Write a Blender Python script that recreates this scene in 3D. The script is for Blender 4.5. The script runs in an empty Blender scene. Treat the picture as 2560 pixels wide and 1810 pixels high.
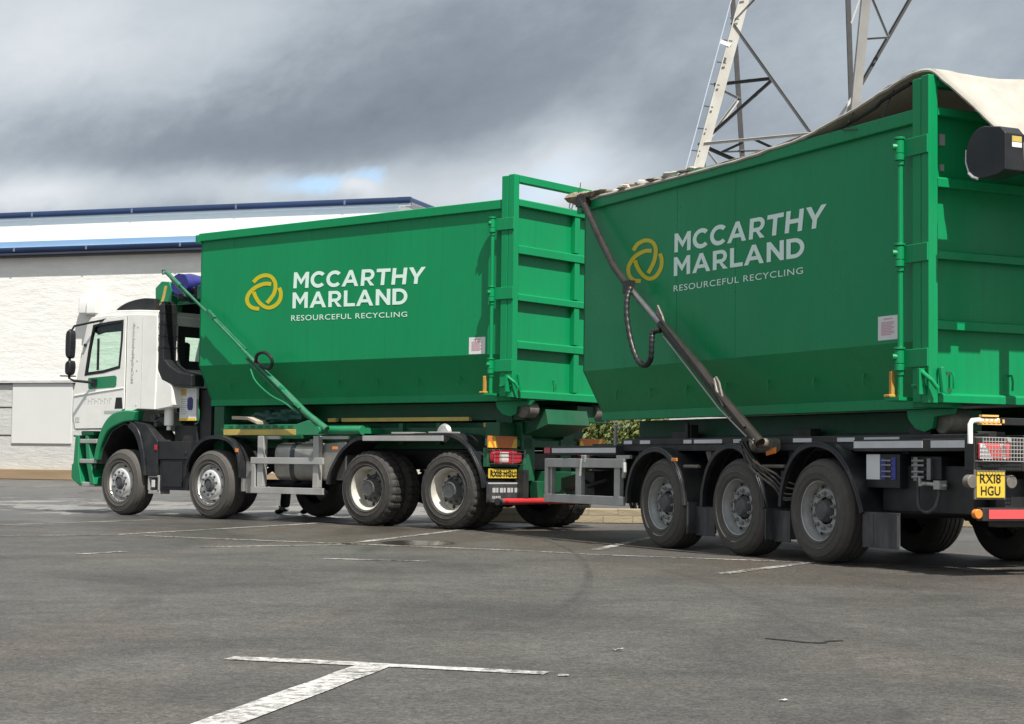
import bpy, bmesh, math, random
from math import sin, cos, pi, radians
from mathutils import Vector, Matrix, noise as mnoise
random.seed(7)
sc = bpy.context.scene
COL = sc.collection

# ---------------------------------------------------------------- camera
F_PX, PITCH, ROLL, CAM_H = 4366.86, radians(3.3747), radians(0.7383), 0.86
cam_d = bpy.data.cameras.new('Camera'); cam = bpy.data.objects.new('Camera', cam_d); COL.objects.link(cam)
cam_d.sensor_width = 36.0; cam_d.lens = F_PX / 2560 * 36.0; cam_d.clip_start = 0.05; cam_d.clip_end = 6000
_fw = Vector((0, cos(PITCH), sin(PITCH))); _up = Vector((0, -sin(PITCH), cos(PITCH))); _rt = Vector((1, 0, 0))
_r2 = _rt * cos(ROLL) + _up * sin(ROLL); _u2 = _up * cos(ROLL) - _rt * sin(ROLL)
M = Matrix((_r2, _u2, -_fw)).transposed().to_4x4(); M.translation = (0, 0, CAM_H)
cam.matrix_world = M
sc.camera = cam

# ---------------------------------------------------------------- light
SUN_AZ, SUN_EL = radians(24.5), radians(57)          # to the right of straight behind the camera
sdir = Vector((sin(SUN_AZ) * cos(SUN_EL), -cos(SUN_AZ) * cos(SUN_EL), sin(SUN_EL)))
sun_d = bpy.data.lights.new('Sun', 'SUN'); sun_d.energy = 5.0; sun_d.angle = radians(0.55); sun_d.color = (1.0, 0.955, 0.89)
sun = bpy.data.objects.new('Sun', sun_d); COL.objects.link(sun)
sun.rotation_euler = sdir.to_track_quat('Z', 'Y').to_euler(); sun.location = sdir * 60
sc.view_settings.view_transform = 'Standard'; sc.view_settings.look = 'None'
sc.view_settings.exposure = 0.42; sc.view_settings.gamma = 1.0

# ---------------------------------------------------------------- sky (world): blue Nishita sky behind broken cloud
w = bpy.data.worlds.new('World'); sc.world = w; w.use_nodes = True
nt = w.node_tree; N = nt.nodes; L = nt.links; N.clear()
def nd(t, **k):
    n = N.new(t)
    for a, b in k.items(): setattr(n, a, b)
    return n
def mth(op, a, b=None, c=None, clamp=False):
    n = nd('ShaderNodeMath', operation=op); n.use_clamp = clamp
    for i, v in enumerate((a, b, c)):
        if v is None: continue
        if isinstance(v, (int, float)): n.inputs[i].default_value = v
        else: L.new(v, n.inputs[i])
    return n.outputs[0]
sky = nd('ShaderNodeTexSky', sky_type='NISHITA'); sky.sun_disc = False
sky.sun_elevation = SUN_EL; sky.sun_rotation = pi - SUN_AZ; sky.air_density = 1.0; sky.dust_density = 0.6; sky.ozone_density = 1.6
bg_sky = nd('ShaderNodeBackground'); bg_sky.inputs[1].default_value = 0.13; L.new(sky.outputs[0], bg_sky.inputs[0])
tc = nd('ShaderNodeTexCoord'); sep = nd('ShaderNodeSeparateXYZ'); L.new(tc.outputs['Generated'], sep.inputs[0])
az0 = mth('ARCTAN2', sep.outputs[0], sep.outputs[1]); el0 = mth('ARCSINE', sep.outputs[2])
# cloud noise on a sheared, stretched direction grid
cmb = nd('ShaderNodeCombineXYZ')
L.new(mth('MULTIPLY_ADD', el0, -0.35, mth('MULTIPLY', az0, 1.0)), cmb.inputs[0])
L.new(mth('MULTIPLY_ADD', el0, 1.4, mth('MULTIPLY', az0, -0.22)), cmb.inputs[1])
def nz(scale, detail, rough, dist=0.0, off=0.0):
    n = nd('ShaderNodeTexNoise'); n.noise_dimensions = '3D'
    n.inputs['Scale'].default_value = scale; n.inputs['Detail'].default_value = detail
    n.inputs['Roughness'].default_value = rough; n.inputs['Distortion'].default_value = dist
    mp = nd('ShaderNodeMapping'); mp.inputs['Location'].default_value = (off, off * .7, off * .3)
    L.new(cmb.outputs[0], mp.inputs[0]); L.new(mp.outputs[0], n.inputs['Vector'])
    return n.outputs['Fac']
n1 = nz(7.0, 6, 0.58, 0.25, 3.1); n2 = nz(20, 6, 0.6, 0.25, 9.4); n3 = nz(9.0, 4, 0.55, 0.1, 5.7); n4 = nz(55, 6, 0.62, 0.1, 1.3)
az = mth('MULTIPLY_ADD', mth('SUBTRACT', n3, 0.5), 0.10, az0)
el = mth('MULTIPLY_ADD', mth('SUBTRACT', n2, 0.5), 0.022, el0)
def blob(a, e, sa, se, tilt=0.0):
    da = mth('SUBTRACT', az, a); de = mth('SUBTRACT', el, e)
    if tilt: de = mth('MULTIPLY_ADD', da, -tilt, de)
    q = mth('ADD', mth('POWER', mth('DIVIDE', da, sa), 2.0), mth('POWER', mth('DIVIDE', de, se), 2.0))
    return mth('EXPONENT', mth('MULTIPLY', q, -1.0))
def PX(u, v): return ((u - 1280) / F_PX, (1146 + .0129 * u - v) / F_PX)
BL = [  # centre az/el, spread, tilt, amount: brighter and darker masses of the cloud deck
    (PX(110, 100), 0.12, 0.055, 0.2, 0.36), (PX(30, 250), 0.10, 0.050, 0.0, 0.10),
    (PX(500, 130), 0.13, 0.035, 0.25, 0.09),
    (PX(300, 150), 0.04, 0.03, 0.6, -0.10),
    (PX(420, 360), 0.16, 0.030, 0.0, -0.13), (PX(1100, 300), 0.12, 0.040, 0.2, -0.05),
    (PX(1350, 120), 0.09, 0.035, 0.3, -0.05), (PX(1650, 300), 0.07, 0.03, 0.5, -0.08),
    (PX(60, 505), 0.075, 0.012, 0.05, 0.46), (PX(640, 478), 0.05, 0.012, 0.05, 0.24), (PX(910, 475), 0.02, 0.007, 0.0, 0.28),
    (PX(1200, 485), 0.10, 0.024, 0.05, 0.36), (PX(1430, 410), 0.035, 0.026, 0.3, 0.32),
    (PX(1950, 200), 0.14, 0.07, 0.0, 0.09), (PX(2200, 80), 0.10, 0.06, 0.0, 0.03)]
val = mth('MULTIPLY_ADD', mth('SUBTRACT', n1, 0.5), 0.22, 0.350)
val = mth('MULTIPLY_ADD', mth('SUBTRACT', n2, 0.5), 0.12, val)
val = mth('MULTIPLY_ADD', mth('SUBTRACT', n4, 0.5), 0.09, val)
for (a, e), sa, se, tl, am in BL:
    val = mth('MULTIPLY_ADD', blob(a, e, sa, se, tl), am, val)
# cloud deck brightened out of view, overhead and behind the camera, as added fill
val = mth('MULTIPLY_ADD', mth('SMOOTH_MIN', mth('MAXIMUM', mth('SUBTRACT', sep.outputs[2], 0.27), 0.0), 0.5, 0.1), 0.55, val)
val = mth('MULTIPLY_ADD', mth('MAXIMUM', mth('MULTIPLY', sep.outputs[1], -1.0), 0.0), 0.30, val)
ramp = nd('ShaderNodeValToRGB'); L.new(val, ramp.inputs[0]); R = ramp.color_ramp
R.elements[0].position = 0.08; R.elements[0].color = (0.115, 0.145, 0.185, 1)
R.elements[1].position = 1.0; R.elements[1].color = (0.80, 0.83, 0.86, 1)
e = R.elements.new(0.33); e.color = (0.245, 0.285, 0.335, 1)
e = R.elements.new(0.50); e.color = (0.42, 0.47, 0.52, 1)
bg_cl = nd('ShaderNodeBackground'); bg_cl.inputs[1].default_value = 0.86; L.new(ramp.outputs[0], bg_cl.inputs[0])
gap = mth('ADD', mth('MULTIPLY', blob(*PX(815, 468), 0.026, 0.0070, 0.0), 1.15), mth('MULTIPLY', blob(*PX(950, 450), 0.012, 0.005, 0.1), 0.75))
gap = mth('ADD', gap, mth('MULTIPLY', blob(*PX(1330, 470), 0.05, 0.014, 0.3), 0.45))
gap = mth('SUBTRACT', gap, mth('MULTIPLY', blob(*PX(905, 478), 0.011, 0.006, 0.0), 1.1))
gap = mth('MULTIPLY_ADD', mth('SUBTRACT', n4, 0.5), 0.25, gap)
gap = mth('SMOOTH_MIN', mth('MAXIMUM', mth('MULTIPLY', mth('SUBTRACT', gap, 0.12), 1.05), 0.0), 0.9, 0.05, clamp=True)
mx = nd('ShaderNodeMixShader'); L.new(gap, mx.inputs[0]); L.new(bg_cl.outputs[0], mx.inputs[1]); L.new(bg_sky.outputs[0], mx.inputs[2])
out = nd('ShaderNodeOutputWorld'); L.new(mx.outputs[0], out.inputs[0])

# ---------------------------------------------------------------- materials
def new_mat(name):
    m = bpy.data.materials.new(name); m.use_nodes = True
    t = m.node_tree; b = t.nodes['Principled BSDF']
    return m, t, b
def mat(name, col, rough=0.5, metal=0.0, coat=0.0, var=0.0, vscale=3.0, bump=0.0, bscale=60, spec=0.5, dirt=None, dirt_amt=0.0, dscale=2.0, rvar=0.0, emit=None, stretch=None):
    m, t, b = new_mat(name); n, l = t.nodes, t.links
    b.inputs['Base Color'].default_value = (*col, 1); b.inputs['Roughness'].default_value = rough
    b.inputs['Metallic'].default_value = metal; b.inputs['Coat Weight'].default_value = coat; b.inputs['Coat Roughness'].default_value = 0.12
    b.inputs['Specular IOR Level'].default_value = spec
    if emit: b.inputs['Emission Color'].default_value = (*emit[0], 1); b.inputs['Emission Strength'].default_value = emit[1]
    tcn = n.new('ShaderNodeTexCoord'); vec = tcn.outputs['Object']
    if stretch:
        mp = n.new('ShaderNodeMapping'); mp.inputs['Scale'].default_value = stretch; l.new(vec, mp.inputs[0]); vec = mp.outputs[0]
    def noise(s, d=5, r=0.6):
        k = n.new('ShaderNodeTexNoise'); k.inputs['Scale'].default_value = s; k.inputs['Detail'].default_value = d; k.inputs['Roughness'].default_value = r
        l.new(vec, k.inputs['Vector']); return k.outputs['Fac']
    colsock = None
    if var:
        r = n.new('ShaderNodeMapRange'); l.new(noise(vscale), r.inputs[0]); r.inputs[1].default_value = .3; r.inputs[2].default_value = .7
        r.inputs[3].default_value = 1 - var; r.inputs[4].default_value = 1 + var
        mxn = n.new('ShaderNodeVectorMath'); mxn.operation = 'SCALE'; mxn.inputs[0].default_value = col; l.new(r.outputs[0], mxn.inputs['Scale'])
        colsock = mxn.outputs[0]
    if dirt:
        r = n.new('ShaderNodeMapRange'); l.new(noise(dscale, 7, .65), r.inputs[0]); r.inputs[1].default_value = .42; r.inputs[2].default_value = .72
        r.inputs[3].default_value = 0; r.inputs[4].default_value = dirt_amt
        mc = n.new('ShaderNodeMix'); mc.data_type = 'RGBA'; l.new(r.outputs[0], mc.inputs[0])
        if colsock: l.new(colsock, mc.inputs[6])
        else: mc.inputs[6].default_value = (*col, 1)
        mc.inputs[7].default_value = (*dirt, 1); colsock = mc.outputs[2]
    if colsock: l.new(colsock, b.inputs['Base Color'])
    if rvar:
        r = n.new('ShaderNodeMapRange'); l.new(noise(vscale * 1.7), r.inputs[0]); r.inputs[1].default_value = .3; r.inputs[2].default_value = .7
        r.inputs[3].default_value = max(0.03, rough - rvar); r.inputs[4].default_value = min(1, rough + rvar); l.new(r.outputs[0], b.inputs['Roughness'])
    if bump:
        k = n.new('ShaderNodeBump'); k.inputs['Strength'].default_value = bump; k.inputs['Distance'].default_value = 0.01
        l.new(noise(bscale, 4), k.inputs['Height']); l.new(k.outputs[0], b.inputs['Normal'])
    return m
MT = {}
MT['green'] = mat('green container paint', (0.003, 0.262, 0.090), 0.34, coat=0.07, spec=.30, var=0.07, vscale=1.3, bump=0.09, bscale=1.6, dirt=(0.012, 0.165, 0.062), dirt_amt=0.34, dscale=2.6, rvar=0.08, stretch=(1, 1, .8))
_m = MT['green']; _t = _m.node_tree; _b = _t.nodes['Principled BSDF']; _src = _b.inputs['Base Color'].links[0].from_socket
def _n(vs, s_, d): 
    tc_ = _t.nodes.new('ShaderNodeTexCoord'); mp_ = _t.nodes.new('ShaderNodeMapping'); mp_.inputs['Scale'].default_value = vs; _t.links.new(tc_.outputs['Object'], mp_.inputs[0])
    k_ = _t.nodes.new('ShaderNodeTexNoise'); k_.inputs['Scale'].default_value = s_; k_.inputs['Detail'].default_value = d; k_.inputs['Roughness'].default_value = .65; _t.links.new(mp_.outputs[0], k_.inputs['Vector']); return k_.outputs['Fac']
def _mr(x, a, b_, lo, hi):
    k_ = _t.nodes.new('ShaderNodeMapRange'); _t.links.new(x, k_.inputs[0])
    for i_, q_ in enumerate((a, b_, lo, hi)): k_.inputs[i_ + 1].default_value = q_
    return k_.outputs[0]
def _mixc(f, a, c):
    k_ = _t.nodes.new('ShaderNodeMix'); k_.data_type = 'RGBA'; _t.links.new(f, k_.inputs[0]); _t.links.new(a, k_.inputs[6]); k_.inputs[7].default_value = (*c, 1); return k_.outputs[2]
_c = _mixc(_mr(_n((7, 7, .35), 2.0, 6), .52, .80, 0, .38), _src, (.008, .140, .052))      # run-off streaks
_c = _mixc(_mr(_n((1.2, 1.2, 14), 3.0, 8), .66, .74, 0, .45), _c, (.045, .215, .11))     # long scuffs
_c = _mixc(_mr(_n((1, 1, 1), 26, 8), .67, .74, 0, .7), _c, (.035, .035, .022))           # chips and specks
_t.links.new(_c, _b.inputs['Base Color'])
MT['green_light'] = mat('green cab paint', (0.008, 0.215, 0.085), 0.32, coat=0.35, var=0.06, vscale=2, dirt=(0.09, 0.2, 0.12), dirt_amt=.3)
MT['green_dull'] = mat('dull green chassis paint', (0.008, 0.105, 0.045), 0.5, var=0.2, vscale=4, dirt=(0.05, 0.06, 0.045), dirt_amt=.5, bump=.1)
MT['arm_green'] = mat('weathered green arm paint', (0.010, 0.150, 0.070), 0.4, coat=.2, var=.15, vscale=6, dirt=(.12, .17, .12), dirt_amt=.5, dscale=9)
MT['white'] = mat('white cab paint', (0.88, 0.88, 0.83), 0.32, coat=0.3, var=0.02, dirt=(0.55, 0.52, 0.44), dirt_amt=.22, dscale=2.5)
MT['black'] = mat('black plastic', (0.012, 0.013, 0.015), 0.42, var=0.25, vscale=6, dirt=(0.06, 0.055, 0.05), dirt_amt=.3)
MT['black_gloss'] = mat('black moulded mudguard', (0.014, 0.015, 0.018), 0.34, var=0.2, vscale=5, dirt=(0.10, 0.095, 0.085), dirt_amt=.35, dscale=3)
MT['chassis'] = mat('dark chassis paint', (0.018, 0.019, 0.020), 0.5, var=0.3, vscale=7, dirt=(0.07, 0.06, 0.05), dirt_amt=.5, dscale=4)
MT['rubber'] = mat('tyre rubber', (0.036, 0.034, 0.031), 0.8, var=0.1, vscale=12, dirt=(0.085, 0.076, 0.064), dirt_amt=.5, dscale=9, bump=.25, bscale=45)
MT['rubber_worn'] = mat('dusty tyre rubber', (0.072, 0.067, 0.060), 0.8, var=0.08, vscale=12, dirt=(0.10, 0.092, 0.08), dirt_amt=.5, dscale=9, bump=.25, bscale=45)
MT['rim_silver'] = mat('polished silver rim', (0.74, 0.74, 0.72), 0.33, metal=.35, var=0.06, vscale=9, dirt=(0.30, 0.27, 0.23), dirt_amt=.45, dscale=8)
MT['rim_cream'] = mat('cream painted rim', (0.60, 0.58, 0.51), 0.42, var=0.08, vscale=9, dirt=(0.22, 0.18, 0.13), dirt_amt=.55, dscale=6)
MT['rim_grey'] = mat('grey steel rim', (0.42, 0.43, 0.42), 0.36, metal=.35, var=0.08, vscale=9, dirt=(0.17, 0.155, 0.135), dirt_amt=.5, dscale=7)
MT['hub'] = mat('dark greasy hub', (0.11, 0.112, 0.115), 0.48, metal=.3, var=.3, vscale=14, dirt=(0.05, 0.045, 0.04), dirt_amt=.6, dscale=12)
MT['alu'] = mat('brushed aluminium guard', (0.47, 0.47, 0.45), 0.42, metal=.35, var=0.08, vscale=5, dirt=(0.28, 0.26, 0.22), dirt_amt=.4, dscale=3)
MT['tank'] = mat('aluminium fuel tank', (0.40, 0.39, 0.36), 0.4, metal=.6, var=.12, vscale=4, dirt=(0.18, 0.16, 0.13), dirt_amt=.6, dscale=3)
MT['rim_nut'] = mat('grey wheel nut', (0.27, 0.27, 0.26), 0.4, metal=.4)
MT['steel'] = mat('bare steel', (0.32, 0.31, 0.30), 0.28, metal=.9, var=.15, vscale=12)
MT['steel_dark'] = mat('oily dark steel tube', (0.045, 0.042, 0.040), 0.33, metal=.5, var=.3, vscale=9, dirt=(0.10, 0.075, 0.05), dirt_amt=.5, dscale=10)
MT['steel_dull'] = mat('dull steel plate', (0.20, 0.185, 0.16), 0.55, metal=.4, var=.25, vscale=14, bump=.2)
MT['yellow'] = mat('yellow marking paint', (0.56, 0.42, 0.11), 0.5, var=.08, dirt=(0.30, 0.2, 0.05), dirt_amt=.5)
MT['logo_y'] = mat('yellow logo vinyl', (0.60, 0.50, 0.010), 0.4, var=.03)
MT['logo_w'] = mat('pale green lettering vinyl', (0.74, 0.92, 0.83), 0.45, var=.01)
MT['red'] = mat('red paint', (0.50, 0.025, 0.03), 0.4, var=.1, dirt=(.2, .05, .05), dirt_amt=.4)
MT['red_ref'] = mat('red reflective tape', (0.72, 0.09, 0.09), 0.35)
MT['orange_ref'] = mat('orange reflective plate', (0.66, 0.19, 0.035), 0.4, var=.05)
MT['yel_ref'] = mat('yellow reflective plate', (0.85, 0.55, 0.05), 0.35)
MT['white_ref'] = mat('white reflective tape', (0.66, 0.67, 0.68), 0.4, var=.06, dirt=(.4, .4, .38), dirt_amt=.4)
MT['plate_y'] = mat('yellow number plate', (0.70, 0.50, 0.05), 0.4, dirt=(0.45, 0.3, 0.05), dirt_amt=.35, dscale=14)
MT['ink'] = mat('black ink', (0.012, 0.012, 0.012), 0.5)
MT['lens_red'] = mat('red lamp lens', (0.45, 0.012, 0.025), 0.18, coat=.6)
MT['lens_clear'] = mat('clear lamp lens', (0.66, 0.60, 0.56), 0.2, coat=.6)
MT['lens_amber'] = mat('amber lamp lens', (0.78, 0.24, 0.03), 0.22, coat=.6)
MT['paper'] = mat('white warning sticker', (0.74, 0.75, 0.74), 0.5)
MT['pink'] = mat('faded red print', (0.62, 0.36, 0.40), 0.6)
MT['grey_print'] = mat('faded grey print', (0.46, 0.47, 0.45), 0.6)
MT['faint_print'] = mat('very faded grey print', (0.62, 0.62, 0.59), 0.6)
MT['blue_print'] = mat('navy print', (0.03, 0.04, 0.16), 0.5)
MT['blue'] = mat('blue tarpaulin', (0.030, 0.034, 0.19), 0.45, var=.3, vscale=7, bump=.5, bscale=14)
MT['navy'] = mat('dark folded tarpaulin', (0.010, 0.012, 0.030), 0.5, var=.3, vscale=7, bump=.5, bscale=14)
MT['tarp'] = mat('cream canvas', (0.50, 0.475, 0.42), 0.8, var=.07, vscale=4, bump=.8, bscale=5, dirt=(0.36, 0.325, 0.26), dirt_amt=.6, dscale=5)
_m = MT['tarp']; _t = _m.node_tree; _b = _t.nodes['Principled BSDF']; _tr = _t.nodes.new('ShaderNodeBsdfTranslucent'); _tr.inputs[0].default_value = (.50, .47, .41, 1)
_mx = _t.nodes.new('ShaderNodeMixShader'); _mx.inputs[0].default_value = .16; _t.links.new(_b.outputs[0], _mx.inputs[1]); _t.links.new(_tr.outputs[0], _mx.inputs[2]); _t.links.new(_mx.outputs[0], _t.nodes['Material Output'].inputs[0])
MT['net'] = mat('frayed canvas hem', (0.24, 0.20, 0.14), 0.85, var=.5, vscale=16, bump=.6, bscale=30)
MT['teal'] = mat('green debris netting', (0.018, 0.075, 0.062), 0.7, var=.3, vscale=12, bump=.6, bscale=25)
MT['wood'] = mat('weathered timber', (0.42, 0.36, 0.28), 0.8, var=.15, vscale=10, stretch=(.2, 3, 3))
MT['orange'] = mat('ochre ratchet lever', (0.50, 0.27, 0.05), 0.5, var=.15)
MT['grey_plastic'] = mat('scuffed grey plastic', (0.034, 0.037, 0.041), 0.45, var=.25, vscale=5, dirt=(.13, .13, .125), dirt_amt=.7, dscale=7, stretch=(1, 1, .25))
MT['seat'] = mat('dark seat fabric', (0.02, 0.02, 0.022), 0.9)
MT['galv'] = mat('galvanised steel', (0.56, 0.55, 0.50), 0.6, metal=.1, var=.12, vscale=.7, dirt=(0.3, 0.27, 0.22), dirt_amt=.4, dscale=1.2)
MT['galv_mid'] = mat('mid tone galvanised steel', (0.27, 0.265, 0.25), 0.6, var=.15, vscale=.8)
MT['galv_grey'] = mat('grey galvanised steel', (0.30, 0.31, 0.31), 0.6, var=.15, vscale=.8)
MT['galv_dark'] = mat('dark grey steel', (0.055, 0.055, 0.056), 0.6, var=.15)  # darkest steel tone, given to chosen pylon bars and step bolts
MT['cloth_black'] = mat('black work trousers', (0.012, 0.012, 0.013), 0.85, var=.2, vscale=20)
MT['cloth_hi'] = mat('navy work jacket', (0.02, 0.03, 0.07), 0.85)
MT['skin'] = mat('skin', (0.45, 0.25, 0.17), 0.55)
MT['leather'] = mat('black boot leather', (0.012, 0.010, 0.009), 0.5)

def glass(name, tint, ref=0.10):
    m = bpy.data.materials.new(name); m.use_nodes = True; t = m.node_tree; t.nodes.clear()
    a = t.nodes.new('ShaderNodeBsdfTransparent'); a.inputs[0].default_value = (*tint, 1)
    g = t.nodes.new('ShaderNodeBsdfGlossy'); g.inputs['Roughness'].default_value = 0.03
    f0 = t.nodes.new('ShaderNodeLayerWeight'); f1 = t.nodes.new('ShaderNodeMath'); f1.operation = 'POWER'; t.links.new(f0.outputs['Facing'], f1.inputs[0]); f1.inputs[1].default_value = 4.5
    f = t.nodes.new('ShaderNodeMath'); f.operation = 'MULTIPLY_ADD'; t.links.new(f1.outputs[0], f.inputs[0]); f.inputs[1].default_value = .8; f.inputs[2].default_value = .03
    x = t.nodes.new('ShaderNodeMixShader'); t.links.new(f.outputs[0], x.inputs[0])
    o = t.nodes.new('ShaderNodeOutputMaterial'); t.links.new(a.outputs[0], x.inputs[1]); t.links.new(g.outputs[0], x.inputs[2]); t.links.new(x.outputs[0], o.inputs[0])
    return m
MT['glass'] = glass('tinted window glass', (0.90, 0.97, 0.93))

# ---------------------------------------------------------------- mesh helpers
class MB:
    def __init__(s): s.bm = bmesh.new(); s.mi = 0
    def face(s, vs):
        try: f = s.bm.faces.new(vs); f.material_index = s.mi; return f
        except ValueError: return None
    def v(s, p): return s.bm.verts.new(p)
    def box(s, x0, x1, y0, y1, z0, z1):
        x0, x1 = sorted((x0, x1)); y0, y1 = sorted((y0, y1)); z0, z1 = sorted((z0, z1))
        V = [s.v(p) for p in ((x0, y0, z0), (x1, y0, z0), (x1, y1, z0), (x0, y1, z0), (x0, y0, z1), (x1, y0, z1), (x1, y1, z1), (x0, y1, z1))]
        for q in ((3, 2, 1, 0), (4, 5, 6, 7), (0, 1, 5, 4), (1, 2, 6, 5), (2, 3, 7, 6), (3, 0, 4, 7)): s.face([V[i] for i in q])
        return s
    def prism(s, pts, a0, a1, axis='y'):
        def P(p, a):
            if axis == 'y': return (p[0], a, p[1])
            if axis == 'x': return (a, p[0], p[1])
            return (p[0], p[1], a)
        A = [s.v(P(p, a0)) for p in pts]; B = [s.v(P(p, a1)) for p in pts]; n = len(pts)
        s.face(A[::-1]); s.face(B)
        for i in range(n): s.face([A[i], A[(i + 1) % n], B[(i + 1) % n], B[i]])
        return s
    def plate(s, outer, holes, a0, a1, axis='y'):
        """flat plate with real openings"""
        def P(p, a):
            if axis == 'y': return (p[0], a, p[1])
            return (a, p[0], p[1])
        loops = [outer] + list(holes); lay = []
        for a in (a0, a1):
            ed = []; vl = []
            for lp in loops:
                vs = [s.v(P(p, a)) for p in lp]; vl.append(vs)
                for i in range(len(vs)): ed.append(s.bm.edges.new((vs[i], vs[(i + 1) % len(vs)])))
            r = bmesh.ops.triangle_fill(s.bm, edges=ed, use_beauty=True)
            for f in r['geom']:
                if isinstance(f, bmesh.types.BMFace): f.material_index = s.mi
            lay.append(vl)
        for A, B in zip(*lay):
            n = len(A)
            for i in range(n): s.face([A[i], A[(i + 1) % n], B[(i + 1) % n], B[i]])
        return s
    def bar(s, p, q, w, h=None, up=(0, 0, 1)):
        h = h or w; p = Vector(p); q = Vector(q); d = (q - p).normalized(); u = Vector(up)
        if abs(d.dot(u)) > .98: u = Vector((1, 0, 0))
        a = d.cross(u).normalized() * w / 2; b = a.cross(d).normalized() * h / 2
        A = [s.v(p + i * a + j * b) for i, j in ((-1, -1), (1, -1), (1, 1), (-1, 1))]
        B = [s.v(q + i * a + j * b) for i, j in ((-1, -1), (1, -1), (1, 1), (-1, 1))]
        s.face(A[::-1]); s.face(B)
        for i in range(4): s.face([A[i], A[(i + 1) % 4], B[(i + 1) % 4], B[i]])
        return s
    def tube(s, pts, r, n=10, smooth=0, rr=None):
        P = [Vector(p) for p in pts]
        if smooth: P = spline(P, smooth)
        rings = []; prev = None
        for i, p in enumerate(P):
            d = (P[min(i + 1, len(P) - 1)] - P[max(i - 1, 0)]).normalized()
            if prev is None:
                u = Vector((0, 0, 1)) if abs(d.z) < .9 else Vector((1, 0, 0)); a = d.cross(u).normalized()
            else: a = (prev - d * prev.dot(d)).normalized()
            prev = a; b = d.cross(a)
            ri = r if rr is None else r * rr(i)
            rings.append([s.v(p + (a * cos(2 * pi * k / n) + b * sin(2 * pi * k / n)) * ri) for k in range(n)])
        for A, B in zip(rings, rings[1:]):
            for k in range(n): s.face([A[k], A[(k + 1) % n], B[(k + 1) % n], B[k]])
        s.face(rings[0][::-1]); s.face(rings[-1]); return s
    def lathe(s, prof, n=48, c=(0, 0, 0), mod=None, closed=False):
        """profile of (radius, y) turned about the y axis"""
        rings = []
        for j, (r, y) in enumerate(prof):
            ring = []
            for k in range(n):
                a = 2 * pi * k / n; rr = r + (mod(j, k) if mod else 0)
                ring.append(s.v((c[0] + rr * sin(a), c[1] + y, c[2] + rr * cos(a))))
            rings.append(ring)
        for A, B in zip(rings, rings[1:]):
            for k in range(n): s.face([A[k], A[(k + 1) % n], B[(k + 1) % n], B[k]])
        if closed:
            A, B = rings[-1], rings[0]
            for k in range(n): s.face([A[k], A[(k + 1) % n], B[(k + 1) % n], B[k]])
        return s
    def cyl(s, p, q, r, n=16): return s.tube([p, q], r, n)
    def sheet(s, pts, y0, y1, th):
        """curved band following (x, z) points, of given thickness"""
        P = [Vector((a, 0, b)) for a, b in pts]; o = []
        for i, p in enumerate(P):
            d = (P[min(i + 1, len(P) - 1)] - P[max(i - 1, 0)]).normalized(); nn = Vector((d.z, 0, -d.x)); o.append(p + nn * th)
        poly = [(p.x, p.z) for p in P] + [(p.x, p.z) for p in reversed(o)]
        rows = []
        for p, q in zip(P, o):
            rows.append([s.v((p.x, y0, p.z)), s.v((p.x, y1, p.z)), s.v((q.x, y1, q.z)), s.v((q.x, y0, q.z))])
        for A, B in zip(rows, rows[1:]):
            for k in range(4): s.face([A[k], A[(k + 1) % 4], B[(k + 1) % 4], B[k]])
        s.face(rows[0][::-1]); s.face(rows[-1]); return s
    def build(s, name, mats, parent=None, bevel=0.0, smooth=True, seg=2, angle=40, label=None, loc=None):
        bm = s.bm; bmesh.ops.recalc_face_normals(bm, faces=bm.faces[:])
        me = bpy.data.meshes.new(name); bm.to_mesh(me); bm.free()
        for k in (mats if isinstance(mats, (list, tuple)) else [mats]): me.materials.append(MT[k] if isinstance(k, str) else k)
        if smooth:
            me.polygons.foreach_set('use_smooth', [True] * len(me.polygons)); me.set_sharp_from_angle(angle=radians(angle))
        o = bpy.data.objects.new(name, me); COL.objects.link(o)
        if parent: o.parent = parent
        if loc: o.location = loc
        if label: o['label'] = label
        if bevel:
            b = o.modifiers.new('bevel', 'BEVEL'); b.width = bevel; b.segments = seg; b.limit_method = 'ANGLE'; b.angle_limit = radians(35); b.harden_normals = True
        return o
def split_build(mb, name, mats, parent=None, **kw):
    """every loose piece becomes an object of its own"""
    bm = mb.bm; bm.verts.ensure_lookup_table(); seen = set(); out_ = []
    for v0 in bm.verts:
        if v0 in seen: continue
        st = [v0]; comp = []; seen.add(v0)
        while st:
            q = st.pop(); comp.append(q)
            for e_ in q.link_edges:
                o_ = e_.other_vert(q)
                if o_ not in seen: seen.add(o_); st.append(o_)
        nb_ = MB(); mp_ = {q: nb_.v(q.co) for q in comp}; done = set()
        for q in comp:
            for f_ in q.link_faces:
                if f_ not in done: done.add(f_); nb_.mi = f_.material_index; nb_.face([mp_[x] for x in f_.verts])
        nb_.mi = 0; out_.append(nb_.build(name, mats, parent, **kw))
    bm.free(); return out_
def spline(P, n):
    P = [Vector(p) for p in P]; P = [2 * P[0] - P[1]] + P + [2 * P[-1] - P[-2]]; o = []
    for i in range(len(P) - 3):
        a, b, c, d = P[i:i + 4]
        for k in range(n):
            u = k / n; o.append(.5 * ((2 * b) + (-a + c) * u + (2 * a - 5 * b + 4 * c - d) * u * u + (-a + 3 * b - 3 * c + d) * u ** 3))
    o.append(P[-2]); return o
def spl2(pts, n=5): return [(p.x, p.y) for p in spline([Vector((a, b, 0)) for a, b in pts], n)]
def empty(name, loc, rz, label, cat, group=None):
    o = bpy.data.objects.new(name, None); COL.objects.link(o); o.location = loc; o.rotation_euler = (0, 0, rz)
    o['label'] = label; o['category'] = cat
    if group: o['group'] = group
    return o
def tag(o, label, cat, group=None):
    o['label'] = label; o['category'] = cat
    if group: o['group'] = group
    return o
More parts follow.
